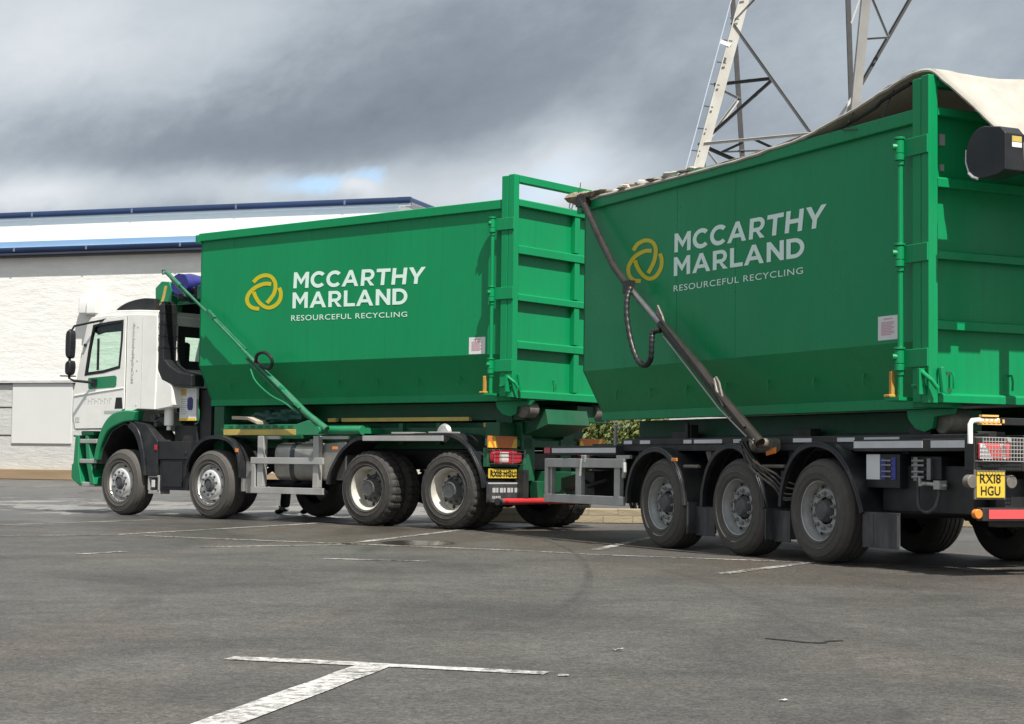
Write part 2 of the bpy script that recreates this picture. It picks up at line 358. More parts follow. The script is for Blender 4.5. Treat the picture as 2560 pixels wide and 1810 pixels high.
def struct(o): o['kind'] = 'structure'; return o
def copy_tree(o, parent=None):
    c = o.copy(); COL.objects.link(c)
    if parent: c.parent = parent
    for ch in list(o.children): copy_tree(ch, c)
    return c
def text_mesh(body, embolden=0.0, spacing=1.0):
    cu = bpy.data.curves.new('txt', 'FONT'); cu.body = body; cu.size = 1; cu.offset = embolden; cu.resolution_u = 5; cu.space_character = spacing
    ob = bpy.data.objects.new('txt', cu); COL.objects.link(ob); bpy.context.view_layer.update()
    me = bpy.data.meshes.new_from_object(ob.evaluated_get(bpy.context.evaluated_depsgraph_get()))
    bpy.data.objects.remove(ob); bpy.data.curves.remove(cu)
    return me
def lettering(body, name, fn, m, parent, embolden=0.0, spacing=1.0, label=None):
    """fn maps normalised (u right, v up) of the text box to a local 3-D point"""
    me = text_mesh(body, embolden, spacing)
    xs = [v.co.x for v in me.vertices]; ys = [v.co.y for v in me.vertices]
    x0, x1, y0, y1 = min(xs), max(xs), min(ys), max(ys)
    for v in me.vertices: v.co = Vector(fn((v.co.x - x0) / (x1 - x0), (v.co.y - y0) / (y1 - y0)))
    me.materials.clear(); me.materials.append(MT[m]); me.name = name
    o = bpy.data.objects.new(name, me); COL.objects.link(o); o.parent = parent
    if label: o['label'] = label
    return o
def quadmap(tl, tr, bl, br, y):
    def f(u, v):
        a = [bl[i] + (br[i] - bl[i]) * u for i in (0, 1)]; b = [tl[i] + (tr[i] - tl[i]) * u for i in (0, 1)]
        return (a[0] + (b[0] - a[0]) * v, y, a[1] + (b[1] - a[1]) * v)
    return f

# bold capitals drawn as outlines (height 1), with real counters
def _arc(cx, cy, r, a0, a1, n=14): return [(cx + r * cos(radians(a0 + (a1 - a0) * i / n)), cy + r * sin(radians(a0 + (a1 - a0) * i / n))) for i in range(n + 1)]
GLYPH = {
 'M': (1.0, [[(0, 0), (0, 1), (.21, 1), (.5, .54), (.79, 1), (1, 1), (1, 0), (.78, 0), (.78, .64), (.505, .21), (.495, .21), (.22, .64), (.22, 0)]]),
 'C': (.90, [_arc(.51, .5, .515, 43, 317, 30) + _arc(.51, .5, .295, 317, 43, 30)]),
 'A': (1.06, [[(0, 0), (.43, 1), (.63, 1), (1.06, 0), (.83, 0), (.74, .215), (.32, .215), (.23, 0)], [(.40, .41), (.53, .735), (.66, .41)]]),
 'R': (.85, [[(0, 0), (0, 1)] + _arc(.47, .665, .335, 90, -78, 14) + [(.85, 0), (.595, 0), (.37, .325), (.22, .325), (.22, 0)], [(.22, .52), (.22, .81)] + _arc(.455, .665, .145, 90, -90, 10)]),
 'T': (.84, [[(0, .795), (0, 1), (.84, 1), (.84, .795), (.53, .795), (.53, 0), (.31, 0), (.31, .795)]]),
 'H': (.87, [[(0, 0), (0, 1), (.22, 1), (.22, .6), (.65, .6), (.65, 1), (.87, 1), (.87, 0), (.65, 0), (.65, .4), (.22, .4), (.22, 0)]]),
 'Y': (.98, [[(.38, 0), (.38, .385), (0, 1), (.255, 1), (.49, .59), (.73, 1), (.98, 1), (.60, .39), (.60, 0)]]),
 'L': (.70, [[(0, 0), (0, 1), (.22, 1), (.22, .2), (.70, .2), (.70, 0)]]),
 'N': (.88, [[(0, 0), (0, 1), (.205, 1), (.665, .385), (.665, 1), (.88, 1), (.88, 0), (.695, 0), (.22, .64), (.22, 0)]]),
 'D': (.89, [[(0, 0), (0, 1)] + _arc(.39, .5, .5, 90, -90, 22), [(.22, .2), (.22, .8)] + _arc(.385, .5, .3, 90, -90, 18)])}
KERN = {'CA': -.03, 'RT': -.05, 'HY': -.03, 'LA': -.06, 'AR': .02, 'TH': .0, 'AN': .02}
def bold_word(word, name, fn, m, parent):
    x = 0; items = []
    for i, ch in enumerate(word):
        wd, loops = GLYPH[ch]; items.append((x, loops)); x += wd + .125 + KERN.get(word[i:i + 2], 0)
    W = x - .125; b = MB()
    for ox, loops in items:
        ed = []
        for lp in loops:
            vs = [b.v(fn((ox + px_) / W, py_)) for px_, py_ in lp]
            ed += [b.bm.edges.new((vs[k], vs[(k + 1) % len(vs)])) for k in range(len(vs))]
        bmesh.ops.triangle_fill(b.bm, edges=ed, use_beauty=True)
    return b.build(name, m, parent, smooth=False)
# ---------------------------------------------------------------- ground
def ground_material(name, paint=None):
    m, t, b = new_mat(name); n, l = t.nodes, t.links
    tcn = n.new('ShaderNodeTexCoord'); vec = tcn.outputs['Object']
    def noise(s, d=4, r=.6, sc_=None, dist=0):
        v = vec
        if sc_:
            mp = n.new('ShaderNodeMapping'); mp.inputs['Scale'].default_value = sc_; l.new(vec, mp.inputs[0]); v = mp.outputs[0]
        k = n.new('ShaderNodeTexNoise'); k.inputs['Scale'].default_value = s; k.inputs['Detail'].default_value = d; k.inputs['Roughness'].default_value = r
        k.inputs['Distortion'].default_value = dist; l.new(v, k.inputs['Vector']); return k.outputs['Fac']
    def rng(x, a, c, lo, hi):
        k = n.new('ShaderNodeMapRange'); l.new(x, k.inputs[0])
        for i, q in enumerate((a, c, lo, hi)): k.inputs[i + 1].default_value = q
        return k.outputs[0]
    def mt(op, a, c=None, d=None):
        k = n.new('ShaderNodeMath'); k.operation = op
        for i, q in enumerate((a, c, d)):
            if q is None: continue
            if isinstance(q, (int, float)): k.inputs[i].default_value = q
            else: l.new(q, k.inputs[i])
        return k.outputs[0]
    def mixc(f, a, c, mode='MIX'):
        k = n.new('ShaderNodeMix'); k.data_type = 'RGBA'; k.blend_type = mode
        for i, q in ((0, f), (6, a), (7, c)):
            if isinstance(q, tuple): k.inputs[i].default_value = (*q, 1)
            elif isinstance(q, (int, float)): k.inputs[i].default_value = q
            else: l.new(q, k.inputs[i])
        return k.outputs[2]
    sp = n.new('ShaderNodeSeparateXYZ'); l.new(vec, sp.inputs[0]); X, Y = sp.outputs[0], sp.outputs[1]
    # aggregate
    vor = n.new('ShaderNodeTexVoronoi'); vor.inputs['Scale'].default_value = 85; l.new(vec, vor.inputs['Vector'])
    stone = rng(vor.outputs['Color'], 0.0, 1.0, 0.0, 1.0)
    fine = noise(230, 3, .7); mid = noise(21, 5, .72); mot = noise(5.5, 5, .65); big = noise(0.55, 6, .62, dist=.6); huge = noise(0.13, 4, .6)
    col = mixc(rng(big, .32, .68, 0, 1), (0.046, 0.044, 0.041), (0.098, 0.094, 0.087))
    brown = mixc(rng(noise(.8, 5, .6, (1, .5, 1), .5), .50, .66, 0, .55), col, (0.092, 0.079, 0.067))
    col = mixc(rng(huge, .4, .65, 0, .8), brown, col)
    # brown silt where the lorry stands
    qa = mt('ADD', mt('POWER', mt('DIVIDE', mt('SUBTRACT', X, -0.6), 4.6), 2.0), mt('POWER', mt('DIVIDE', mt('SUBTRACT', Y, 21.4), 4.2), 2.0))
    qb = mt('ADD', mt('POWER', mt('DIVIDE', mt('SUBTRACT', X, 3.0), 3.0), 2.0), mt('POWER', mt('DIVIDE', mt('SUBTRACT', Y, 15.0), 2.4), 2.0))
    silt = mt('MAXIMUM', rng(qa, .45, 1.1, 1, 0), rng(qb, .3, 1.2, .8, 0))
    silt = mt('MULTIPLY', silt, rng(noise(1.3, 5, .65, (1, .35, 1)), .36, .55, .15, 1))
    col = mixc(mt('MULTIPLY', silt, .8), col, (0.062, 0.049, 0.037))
    oil = rng(noise(.75, 5, .62, (1, .4, 1), .7), .60, .72, 0, .55)
    col = mixc(oil, col, (0.036, 0.034, 0.031))
    drip = rng(noise(4.5, 3, .5, (1, .55, 1)), .72, .77, 0, .6); col = mixc(drip, col, (0.022, 0.021, 0.020))
    # stones and pores
    col = mixc(.85, col, mixc(stone, (.42, .42, .42), (1.55, 1.52, 1.46)), 'MULTIPLY')
    col = mixc(.8, col, mixc(rng(fine, .3, .7, 0, 1), (.55, .55, .55), (1.42, 1.42, 1.42)), 'MULTIPLY')
    col = mixc(.7, col, mixc(rng(mid, .35, .65, 0, 1), (.66, .66, .66), (1.33, 1.32, 1.30)), 'MULTIPLY')
    col = mixc(.8, col, mixc(rng(mot, .32, .68, 0, 1), (.78, .78, .78), (1.20, 1.19, 1.17)), 'MULTIPLY')
    sparkle = rng(vor.outputs['Distance'], .0, .16, 1, 0)
    v2 = n.new('ShaderNodeTexVoronoi'); v2.inputs['Scale'].default_value = 34; l.new(vec, v2.inputs['Vector'])
    sel = rng(v2.outputs['Distance'], .05, .13, 1, 0)
    col = mixc(mt('MULTIPLY', sel, .5), col, (0.30, 0.29, 0.27))
    # scrubbed tyre arcs
    for cx_, cy_, r0, w_, k_ in ((-.30, 15.7, .97, .045, .75), (-.38, 15.4, 1.06, .025, .45), (.7, 10.2, .9, .05, .38), (1.9, 12.2, .95, .045, .42), (2.2, 11.2, 1.25, .035, .36), (-1.6, 11.0, .8, .04, .28)):
        rr = mt('SQRT', mt('ADD', mt('POWER', mt('SUBTRACT', X, cx_), 2.0), mt('POWER', mt('MULTIPLY', mt('SUBTRACT', Y, cy_), .15), 2.0)))
        rr = mt('ADD', rr, mt('MULTIPLY', mt('SUBTRACT', big, .5), .08))
        ring = mt('MULTIPLY', rng(mt('ABSOLUTE', mt('SUBTRACT', rr, r0)), 0.0, w_, 1, 0), rng(X, cx_ + r0 * .25, cx_ + r0 * .75, 0, 1))
        col = mixc(mt('MULTIPLY', mt('MULTIPLY', ring, k_), rng(noise(2.0, 3), .3, .6, 0, 1)), col, (0.030, 0.029, 0.028))
    # damp: long streaks, stronger on the far half of the yard
    dampn = noise(.55, 5, .6, (.9, .32, 1), .8)
    far = mt('ADD', rng(Y, 10, 26, -.12, .20), rng(X, -9, 1, .10, -.05))
    damp = rng(mt('ADD', dampn, far), .60, .74, 0, 1)
    pn = noise(.9, 4, .55, (1, .45, 1), .6)
    pud = mt('ADD', mt('POWER', mt('DIVIDE', mt('SUBTRACT', X, -1.02), .42), 2.0), mt('POWER', mt('DIVIDE', mt('SUBTRACT', Y, 19.1), .75), 2.0))
    pud = mt('ADD', pud, mt('MULTIPLY', mt('SUBTRACT', pn, .5), 1.6))
    pudm = rng(pud, .55, 1.0, 1, 0)
    wetband = rng(mt('ADD', pn, rng(mt('ABSOLUTE', mt('SUBTRACT', Y, 33.0)), 0, 14, .20, -.25)), .60, .66, 0, 1)
    water = mt('MAXIMUM', pudm, mt('MULTIPLY', wetband, .85))
    wet = mt('MAXIMUM', mt('MULTIPLY', damp, .75), water)
    col = mixc(mt('MULTIPLY', wet, .38), col, (0.035, 0.033, 0.031))
    if paint is not None:
        # thin worn road paint: stones show through where it has rubbed away
        wear = mt('ADD', mt('MULTIPLY', noise(19, 6, .75), .75), mt('ADD', mt('MULTIPLY', fine, .22), mt('MULTIPLY', noise(1.3, 3), .35)))
        f = rng(wear, paint - .04, paint + .14, .93, 0)
        col = mixc(f, col, mixc(rng(mid, .3, .7, 0, 1), (.50, .49, .46), (.72, .71, .68)))
    l.new(col, b.inputs['Base Color'])
    ro = mt('ADD', rng(wet, 0, 1, .70, .27), mt('MULTIPLY', water, -.18)); l.new(ro, b.inputs['Roughness'])
    b.inputs['Specular IOR Level'].default_value = .5
    hgt = mt('ADD', mt('MULTIPLY', vor.outputs['Distance'], -1.0), mt('ADD', mt('MULTIPLY', fine, .5), mt('MULTIPLY', mid, .6)))
    bp = n.new('ShaderNodeBump'); bp.inputs['Distance'].default_value = .006; l.new(hgt, bp.inputs['Height'])
    l.new(rng(water, 0, 1, .55, .05), bp.inputs['Strength']); l.new(bp.outputs[0], b.inputs['Normal'])
    return m
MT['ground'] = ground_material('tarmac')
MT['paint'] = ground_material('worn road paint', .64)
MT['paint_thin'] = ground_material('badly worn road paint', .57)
g = MB()
def gq(x0, x1, y0, y1): g.face([g.v((x0, y0, 0)), g.v((x1, y0, 0)), g.v((x1, y1, 0)), g.v((x0, y1, 0))])
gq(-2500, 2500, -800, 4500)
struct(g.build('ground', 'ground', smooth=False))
def line(pts, wd, m='paint_thin', name='parking_line'):
    b = MB(); P = [Vector((*p, .004)) for p in pts]; rows = []
    sub = []
    for p, q in zip(P, P[1:]):
        k = max(2, int((q - p).length / .25))
        sub += [p + (q - p) * i / k for i in range(k)]
    sub.append(P[-1])
    for i, p in enumerate(sub):
        d = (sub[min(i + 1, len(sub) - 1)] - sub[max(i - 1, 0)]).normalized(); nn = Vector((-d.y, d.x, 0)) * wd / 2
        j = 1 + .12 * mnoise.noise(p * 3.1)
        rows.append((b.v(p + nn * j), b.v(p - nn * j)))
    for A, B in zip(rows, rows[1:]): b.face([A[0], A[1], B[1], B[0]])
    return struct(b.build(name, m, smooth=False))
line([(-1.22, 7.70), (-.62, 7.53)], .13, 'paint'); line([(-.62, 7.53), (.16, 7.285)], .105, 'paint'); line([(.205, 7.225), (.25, 7.222)], .06, 'paint')
line([(-.575, 7.46), (-.97, 5.70), (-1.17, 4.8)], .155, 'paint')
for pts, wd in (([(-7.8, 17.7), (-5.66, 19.48), (-4.51, 20.19)], .10), ([(-4.51, 20.19), (-2.97, 24.14), (-2.5, 25.6)], .11), ([(-8, 20.3), (-6.58, 22.62), (-5.15, 25.34)], .12),
                ([(-3.1, 17.54), (-1.82, 18.33)], .11), ([(-1.82, 18.33), (-.86, 22.12), (-.5, 23.6)], .12), ([(-4.15, 19.96), (.1, 17.66)], .11), ([(.1, 17.64), (.82, 17.04), (2.53, 16.24), (4.5, 15.3)], .10),
                ([(-1.66, 15.72), (-.72, 15.49)], .10), ([(.89, 18.02), (1.59, 20.85), (1.9, 22.0)], .12), ([(1.72, 14.23), (2.75, 16.1)], .12),
                ([(-18.4, 60), (-18.03, 61.87), (-18.37, 64.33)], .14), ([(-14.68, 53.99), (-14.88, 60.43)], .14), ([(-14.9, 49), (-14.26, 53.45)], .14),
                ([(-11.6, 37.6), (-9.58, 40.65)], .14), ([(-9.58, 40.65), (-7.34, 40.22), (-4.5, 39.8)], .14), ([(-9.08, 32.78), (-8.1, 34.36)], .13), ([(-3.9, 15.93), (-3.62, 16.51)], .09),
                ([(-10.5, 47), (-3, 46)], .13), ([(-6.2, 43), (-4.2, 47.5)], .13), ([(-2.6, 36.0), (-1.9, 38.5)], .12)):
    line(pts, wd)
def crack(pts):
    b = MB(); rows = []
    P = spline([Vector((*p, .003)) for p in pts], 8)
    for i, p in enumerate(P):
        wv = .008 + .007 * abs(mnoise.noise(p * 9)); o = Vector((0, mnoise.noise(p * 6) * .05, 0))
        rows.append((b.v(p + o + Vector((0, wv * 2.5, 0))), b.v(p + o - Vector((0, wv * 2.5, 0)))))
    for A, B in zip(rows, rows[1:]): b.face([A[0], A[1], B[1], B[0]])
    return struct(b.build('pavement_crack', mat('crack sealant', (.012, .012, .012), .6), smooth=False))
crack([(1.30, 8.90), (1.37, 8.82), (1.46, 8.75), (1.55, 8.70), (1.60, 8.80), (1.68, 8.82)])

# litter
def litter(name, x, y, s, rz, col, label, cat):
    b = MB(); G = {}
    for i in range(6):
        for j in range(4):
            u, v_ = (i / 5 - .5) * s, (j / 3 - .5) * s * .45
            G[i, j] = b.v((u, v_, .006 + abs(mnoise.noise(Vector((u * 40, v_ * 40, x)))) * s * .35))
    for i in range(5):
        for j in range(3): b.face([G[i, j], G[i + 1, j], G[i + 1, j + 1], G[i, j + 1]])
    o = b.build(name, mat(name + ' paper', col, .7)); o.location = (x, y, 0); o.rotation_euler = (0, 0, rz); so = o.modifiers.new('thick', 'SOLIDIFY'); so.thickness = .002
    return tag(o, label, cat)
litter('litter_scrap', 1.02, 6.52, .035, .5, (.62, .60, .57), 'small white scrap of litter on the tarmac at the lower right', 'litter')
litter('dead_leaf', .51, 8.21, .05, .2, (.40, .38, .34), 'pale leaf lying on the tarmac right of the painted T', 'leaf')

# ---------------------------------------------------------------- warehouse
BA = radians(71.3)
B0 = (-21.571, 73.995, 0)
bd = empty('warehouse', B0, BA + pi / 2, 'white block warehouse with blue roof edges behind the lorry', 'building')
def wall_mat(name, c1, c2, bs, mortar):
    m, t, b = new_mat(name); n, l = t.nodes, t.links
    tcn = n.new('ShaderNodeTexCoord'); sp = n.new('ShaderNodeSeparateXYZ'); l.new(tcn.outputs['Object'], sp.inputs[0])
    cb = n.new('ShaderNodeCombineXYZ'); l.new(sp.outputs[0], cb.inputs[0]); l.new(sp.outputs[2], cb.inputs[1])
    br = n.new('ShaderNodeTexBrick'); l.new(cb.outputs[0], br.inputs['Vector']); br.inputs['Scale'].default_value = 1
    br.inputs['Brick Width'].default_value = bs[0]; br.inputs['Row Height'].default_value = bs[1]; br.inputs['Mortar Size'].default_value = .012
    br.inputs['Color1'].default_value = (*c1, 1); br.inputs['Color2'].default_value = (*c2, 1); br.inputs['Mortar'].default_value = (*mortar, 1)
    k = n.new('ShaderNodeTexNoise'); k.inputs['Scale'].default_value = 2.2; k.inputs['Detail'].default_value = 8; k.inputs['Roughness'].default_value = .7
    mp = n.new('ShaderNodeMapping'); mp.inputs['Scale'].default_value = (.45, 1, 1.6); l.new(tcn.outputs['Object'], mp.inputs[0]); l.new(mp.outputs[0], k.inputs['Vector'])
    r = n.new('ShaderNodeMapRange'); l.new(k.outputs[0], r.inputs[0]); r.inputs[1].default_value = .35; r.inputs[2].default_value = .65; r.inputs[3].default_value = .94; r.inputs[4].default_value = 1.04
    sc2 = n.new('ShaderNodeVectorMath'); sc2.operation = 'SCALE'; l.new(br.outputs[0], sc2.inputs[0]); l.new(r.outputs[0], sc2.inputs['Scale'])
    l.new(sc2.outputs[0], b.inputs['Base Color']); b.inputs['Roughness'].default_value = .85
    bp = n.new('ShaderNodeBump'); bp.inputs['Strength'].default_value = .8; bp.inputs['Distance'].default_value = .05; l.new(k.outputs[0], bp.inputs['Height']); l.new(bp.outputs[0], b.inputs['Normal'])
    return m
MT['wall_hi'] = wall_mat('whitewashed rough block', (.80, .79, .75), (.785, .775, .735), (.9, .30), (.765, .755, .715))
MT['wall_lo'] = wall_mat('grey painted block', (.52, .52, .50), (.49, .49, .47), (.85, .36), (.44, .44, .42))
MT['clad'] = mat('white cladding', (.84, .84, .80), .5, var=.02)
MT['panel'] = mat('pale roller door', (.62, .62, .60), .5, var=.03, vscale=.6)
MT['roof_blue'] = mat('pale blue roof sheet', (.24, .38, .56), .35, var=.05, vscale=.4)
MT['gutter'] = mat('blue gutter', (.014, .034, .095), .3, coat=.4, var=.25, vscale=.35)
MT['gutter_lo'] = mat('blue grey fascia', (.16, .19, .27), .35, var=.12, vscale=.35)
MT['dark'] = mat('dark joint', (.045, .045, .045), .7)
MT['hood'] = mat('white vent hood', (.70, .70, .68), .5)
L0, R0 = 60, -36
b = MB(); b.box(L0, R0, -30, 0, 4.16, 9.45); b.build('wall', 'wall_hi', bd)
b = MB(); b.box(L0, R0, -30, -.04, 0, 4.05); b.build('block_wall', 'wall_lo', bd)
b = MB(); b.box(L0, R0, -.1, .10, 4.05, 4.16); b.build('ledge', 'wall_lo', bd, label='pale ledge course')
b = MB()
for z in (3.02, 1.84):
    for x0, x1 in ((L0, -.45), (-3.5, R0)): b.box(x0, x1, -.1, -.034, z - .03, z + .03)
b.box(L0, R0, -.1, -.035, 3.99, 4.046); b.build('joint', 'dark', bd)
b = MB(); b.box(-.5, -3.42, -.12, .02, 1.5, 4.04)
b.build('roller_door', 'panel', bd, bevel=.02)
b = MB(); b.box(L0, R0, -.2, .55, 0, .43); b.build('plinth', mat('brown brick plinth', (.30, .215, .13), .85, var=.2, vscale=.6, stretch=(.3, 1, 3)), bd, bevel=.03)
b = MB(); b.box(L0, R0, .0, .34, 9.36, 9.44); b.build('soffit', 'dark', bd)
b = MB(); b.prism([(.02, 9.44), (.40, 9.44), (.42, 9.52), (.34, 9.545), (.02, 9.545)], L0, R0, 'x'); b.build('fascia', 'gutter_lo', bd)
b = MB(); b.prism([(.02, 9.545), (.46, 9.545), (.50, 9.60), (.50, 9.72), (.46, 9.74), (.02, 9.74)], L0, R0, 'x'); b.build('gutter', 'gutter', bd)
b = MB(); b.prism([(.48, 9.741), (.48, 9.765), (-1.3, 10.15), (-1.3, 10.12)], L0, R0, 'x'); b.build('roof', 'roof_blue', bd)
b = MB(); b.box(L0, R0, .20, .30, 9.742, 10.03); b.build('flashing', 'roof_blue', bd, bevel=.02)
UR = -17.5
b = MB(); b.box(L0, UR, -26, -1.2, 9.9, 11.25); b.build('clad_wall', 'clad', bd)
b = MB(); b.prism([(-1.2, 11.25), (-1.06, 11.25), (-1.02, 11.30), (-1.02, 11.44), (-1.06, 11.50), (-1.2, 11.50)], L0, UR - .55, 'x')
b.prism([(UR, 11.251), (UR - .5, 11.251), (UR - .545, 11.3), (UR - .545, 11.44), (UR - .5, 11.501), (UR, 11.501)], -26, -1.04, 'y'); b.build('gutter', 'gutter', bd)
b = MB(); b.prism([(-1.19, 11.505), (-1.10, 11.505), (-13, 11.62), (-26, 11.5)], L0, UR - .3, 'x'); b.build('roof', 'roof_blue', bd)
b = MB(); b.prism([(-1.2, 11.25), (-1.10, 11.249), (-1.09, 11.17), (-1.2, 11.16)], L0, UR - .5, 'x'); b.build('fascia', 'clad', bd)
b = MB()
for x in (-.5, -5.4, -10.3, -15.2): b.box(x - .04, x + .04, -1.04, -1.01, 11.28, 11.46)
for x in (-.7, -4.2, -8.6): b.box(x - .04, x + .04, .49, .515, 9.58, 9.73)
split_build(b, 'gutter_bracket', 'gutter_lo', bd)
b = MB(); b.prism([(0, 7.62), (.55, 7.62), (.62, 7.35), (.62, 6.90), (.0, 6.88)], -4.36, -4.8, 'x'); vh = b.build('vent_hood', 'hood', bd, bevel=.02)
b = MB(); b.prism([(0, 7.60), (.40, 7.60), (.5, 7.35), (.5, 6.90), (.0, 6.88)], -3.9, -4.359, 'x'); b.build('hood_shade_box', 'panel', vh, bevel=.05)  # grey box added where shade shows left of the hood

# low stone wall and shrub far behind the trailer
b = MB()
b.box(-5.7, 9, -.3, .0, 0, .22)
o = b.build('stone_kerb', wall_mat('yellow stone block', (.34, .28, .18), (.27, .22, .14), (.45, .12), (.22, .19, .14)), bevel=.015); o.location = (5.2, 27.0, 0); o.rotation_euler = (0, 0, radians(4))
tag(o, 'low yellowish stone kerb wall on the ground behind the trailer', 'low wall')
def leaf_cloud(mb, c, rad, n, size):
    for _ in range(n):
        while True:
            p = Vector((random.uniform(-1, 1), random.uniform(-1, 1), random.uniform(-1, 1)))
            if .25 < p.length < 1: break
        p *= .6 + .4 * random.random() / max(p.length, .5)
        P = Vector(c) + Vector((p.x * rad[0], p.y * rad[1], p.z * rad[2]))
        d = Vector((random.gauss(0, 1), random.gauss(0, 1), random.gauss(0, 1))).normalized(); e = d.orthogonal().normalized(); f = d.cross(e)
        s_ = size * random.uniform(.6, 1.4); mb.mi = random.choice((0, 0, 1, 1, 2))
        mb.face([mb.v(P + e * s_), mb.v(P + f * s_ * .45 + d * s_ * .1), mb.v(P - e * s_), mb.v(P - f * s_ * .45 + d * s_ * .1)])
for i, m_ in enumerate(((.13, .16, .035), (.07, .10, .025), (.20, .20, .06))): MT['leaf%d' % i] = mat('shrub leaf %d' % i, m_, .5)
MT['bark'] = mat('bark', (.07, .055, .04), .9, bump=.4)
def shrub(x, y, parts, label, nm='shrub'):
    r = empty(nm, (x, y, 0), 0, label, 'shrub', 'shrubs behind the trailer')
    b = MB()
    for c, rad, n in parts: leaf_cloud(b, c, rad, n, .055)
    b.build('crown', ['leaf0', 'leaf1', 'leaf2'], r, smooth=False)
    b = MB()
    for k in range(9):
        a = k * .7; b.tube([(.1 * cos(a), .1 * sin(a), 0), (.3 * cos(a), .3 * sin(a), .6), (.7 * cos(a), .5 * sin(a), 1.5)], .03, 6, rr=lambda i: 1 - .3 * i)
    b.build('trunk', 'bark', r)
shrub(1.25, 31, [((0, 0, 1.35), (.8, .8, .85), 5200), ((.1, .1, 2.1), (.6, .6, .55), 2600), ((-.3, 0, .6), (.7, .6, .6), 2200)], 'yellow green shrub seen in the gap between truck and trailer')
shrub(2.35, 32, [((0, 0, 1.25), (.8, .9, .75), 4600), ((.4, 0, .7), (.8, .7, .7), 2400)], 'lower clipped shrub showing under the front of the trailer container')

# ---------------------------------------------------------------- pylon
py = empty('electricity_pylon', (10.5, 63, 0), 0, 'tall grey lattice steel pylon rising behind the trailer', 'pylon')
PYB = [('leg',(6.34,60.0,11.12),(7.91,60.0,17.13),0.371,'l'),('back_leg',(8.67,66.0,12.81),(8.37,66.0,17.38),0.196,'d'),('brace',(7.56,60.0,16.23),(10.23,60.0,12.5),0.11,'g'),('brace',(7.06,60.5,14.25),(8.88,60.5,14.48),0.111,'d'),('brace',(6.51,60.5,12.17),(8.92,60.5,14.38),0.125,'d'),('brace',(7.33,65.0,13.24),(8.33,65.0,14.61),0.134,'l'),('brace',(7.8,65.0,15.02),(8.39,65.0,14.73),0.089,'g'),('brace',(6.68,60.0,12.07),(10.17,60.0,12.45),0.096,'l'),('brace',(7.02,63.0,12.46),(7.95,63.0,12.06),0.13,'d'),('brace',(7.73,65.0,12.66),(8.48,65.0,13.02),0.089,'d'),('brace',(8.12,66.0,12.89),(9.56,66.0,12.96),0.076,'g'),('brace',(8.83,63.0,12.75),(9.39,63.0,12.5),0.087,'d'),('brace',(8.98,62.0,12.2),(10.51,62.0,12.84),0.099,'g'),('brace',(7.13,64.0,12.52),(7.5,64.0,12.04),0.073,'l'),('brace',(7.56,60.0,16.34),(8.32,60.0,17.18),0.11,'g'),('leg',(11.86,60.0,14.01),(12.16,60.0,17.19),0.357,'m'),('back_leg',(12.82,66.0,15.19),(12.7,66.0,18.81),0.212,'d'),('brace',(12.18,61.0,14.4),(13.94,61.0,17.53),0.154,'d'),('brace',(12.28,60.5,15.94),(12.91,60.5,15.99),0.069,'g'),('brace',(12.49,60.5,17.37),(13.0,60.5,16.13),0.083,'g'),('brace',(12.47,64.0,17.51),(12.75,64.0,18.32),0.059,'l'),('brace',(11.91,61.0,13.98),(11.38,61.0,13.17),0.098,'l'),('brace',(12.36,63.0,14.41),(12.79,63.0,13.8),0.13,'d'),('brace',(12.36,63.0,14.41),(12.06,63.0,13.62),0.173,'d'),('brace',(11.99,61.0,13.96),(12.26,61.0,13.62),0.07,'l'),('back_leg',(7.21,66.0,12.7),(7.24,66.0,11.97),0.121,'d')]
gm = {'l': 'galv', 'd': 'galv_dark', 'g': 'galv_grey', 'm': 'galv_mid'}  # steel tone chosen bar by bar
PO = Vector((10.5, 63, 0))
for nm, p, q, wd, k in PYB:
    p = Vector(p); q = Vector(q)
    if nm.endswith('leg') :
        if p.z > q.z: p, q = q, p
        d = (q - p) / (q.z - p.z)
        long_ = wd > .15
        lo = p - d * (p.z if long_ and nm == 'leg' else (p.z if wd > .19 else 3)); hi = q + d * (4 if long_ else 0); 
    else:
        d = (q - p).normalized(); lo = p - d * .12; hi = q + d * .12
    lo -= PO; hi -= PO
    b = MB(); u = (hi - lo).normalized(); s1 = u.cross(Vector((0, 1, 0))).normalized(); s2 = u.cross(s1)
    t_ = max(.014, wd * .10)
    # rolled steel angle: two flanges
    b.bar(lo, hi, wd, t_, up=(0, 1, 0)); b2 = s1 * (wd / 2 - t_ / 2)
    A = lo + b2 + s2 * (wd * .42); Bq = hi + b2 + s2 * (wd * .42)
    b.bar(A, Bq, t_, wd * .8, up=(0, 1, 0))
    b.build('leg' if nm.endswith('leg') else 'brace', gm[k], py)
b = MB()
for k in range(9):
    f = k / 8; p = Vector((6.2 + 1.75 * f, 59.9, 11 + 6.2 * f)) - PO; b.bar(p, p + Vector((-.32, -.05, .03)), .035)
b.build('step_bolt', 'galv_dark', py)
b = MB(); b.bar(Vector((7.05, 59.7, 15.6)) - PO, Vector((7.42, 59.7, 15.45)) - PO, .05, .13); b.build('number_plate', 'white', py, label='small white plate on the leg')
b = MB(); b.tube([Vector((7.75, 59, 18.4)) - PO, Vector((7.35, 59, 16.858)) - PO, Vector((5.81, 59, 10.90)) - PO, Vector((3.4, 59, 1.5)) - PO, Vector((3.0, 59, 0)) - PO], .018, 6); b.build('earth_wire', mat('pale wire', (.55, .62, .70), .4), py)
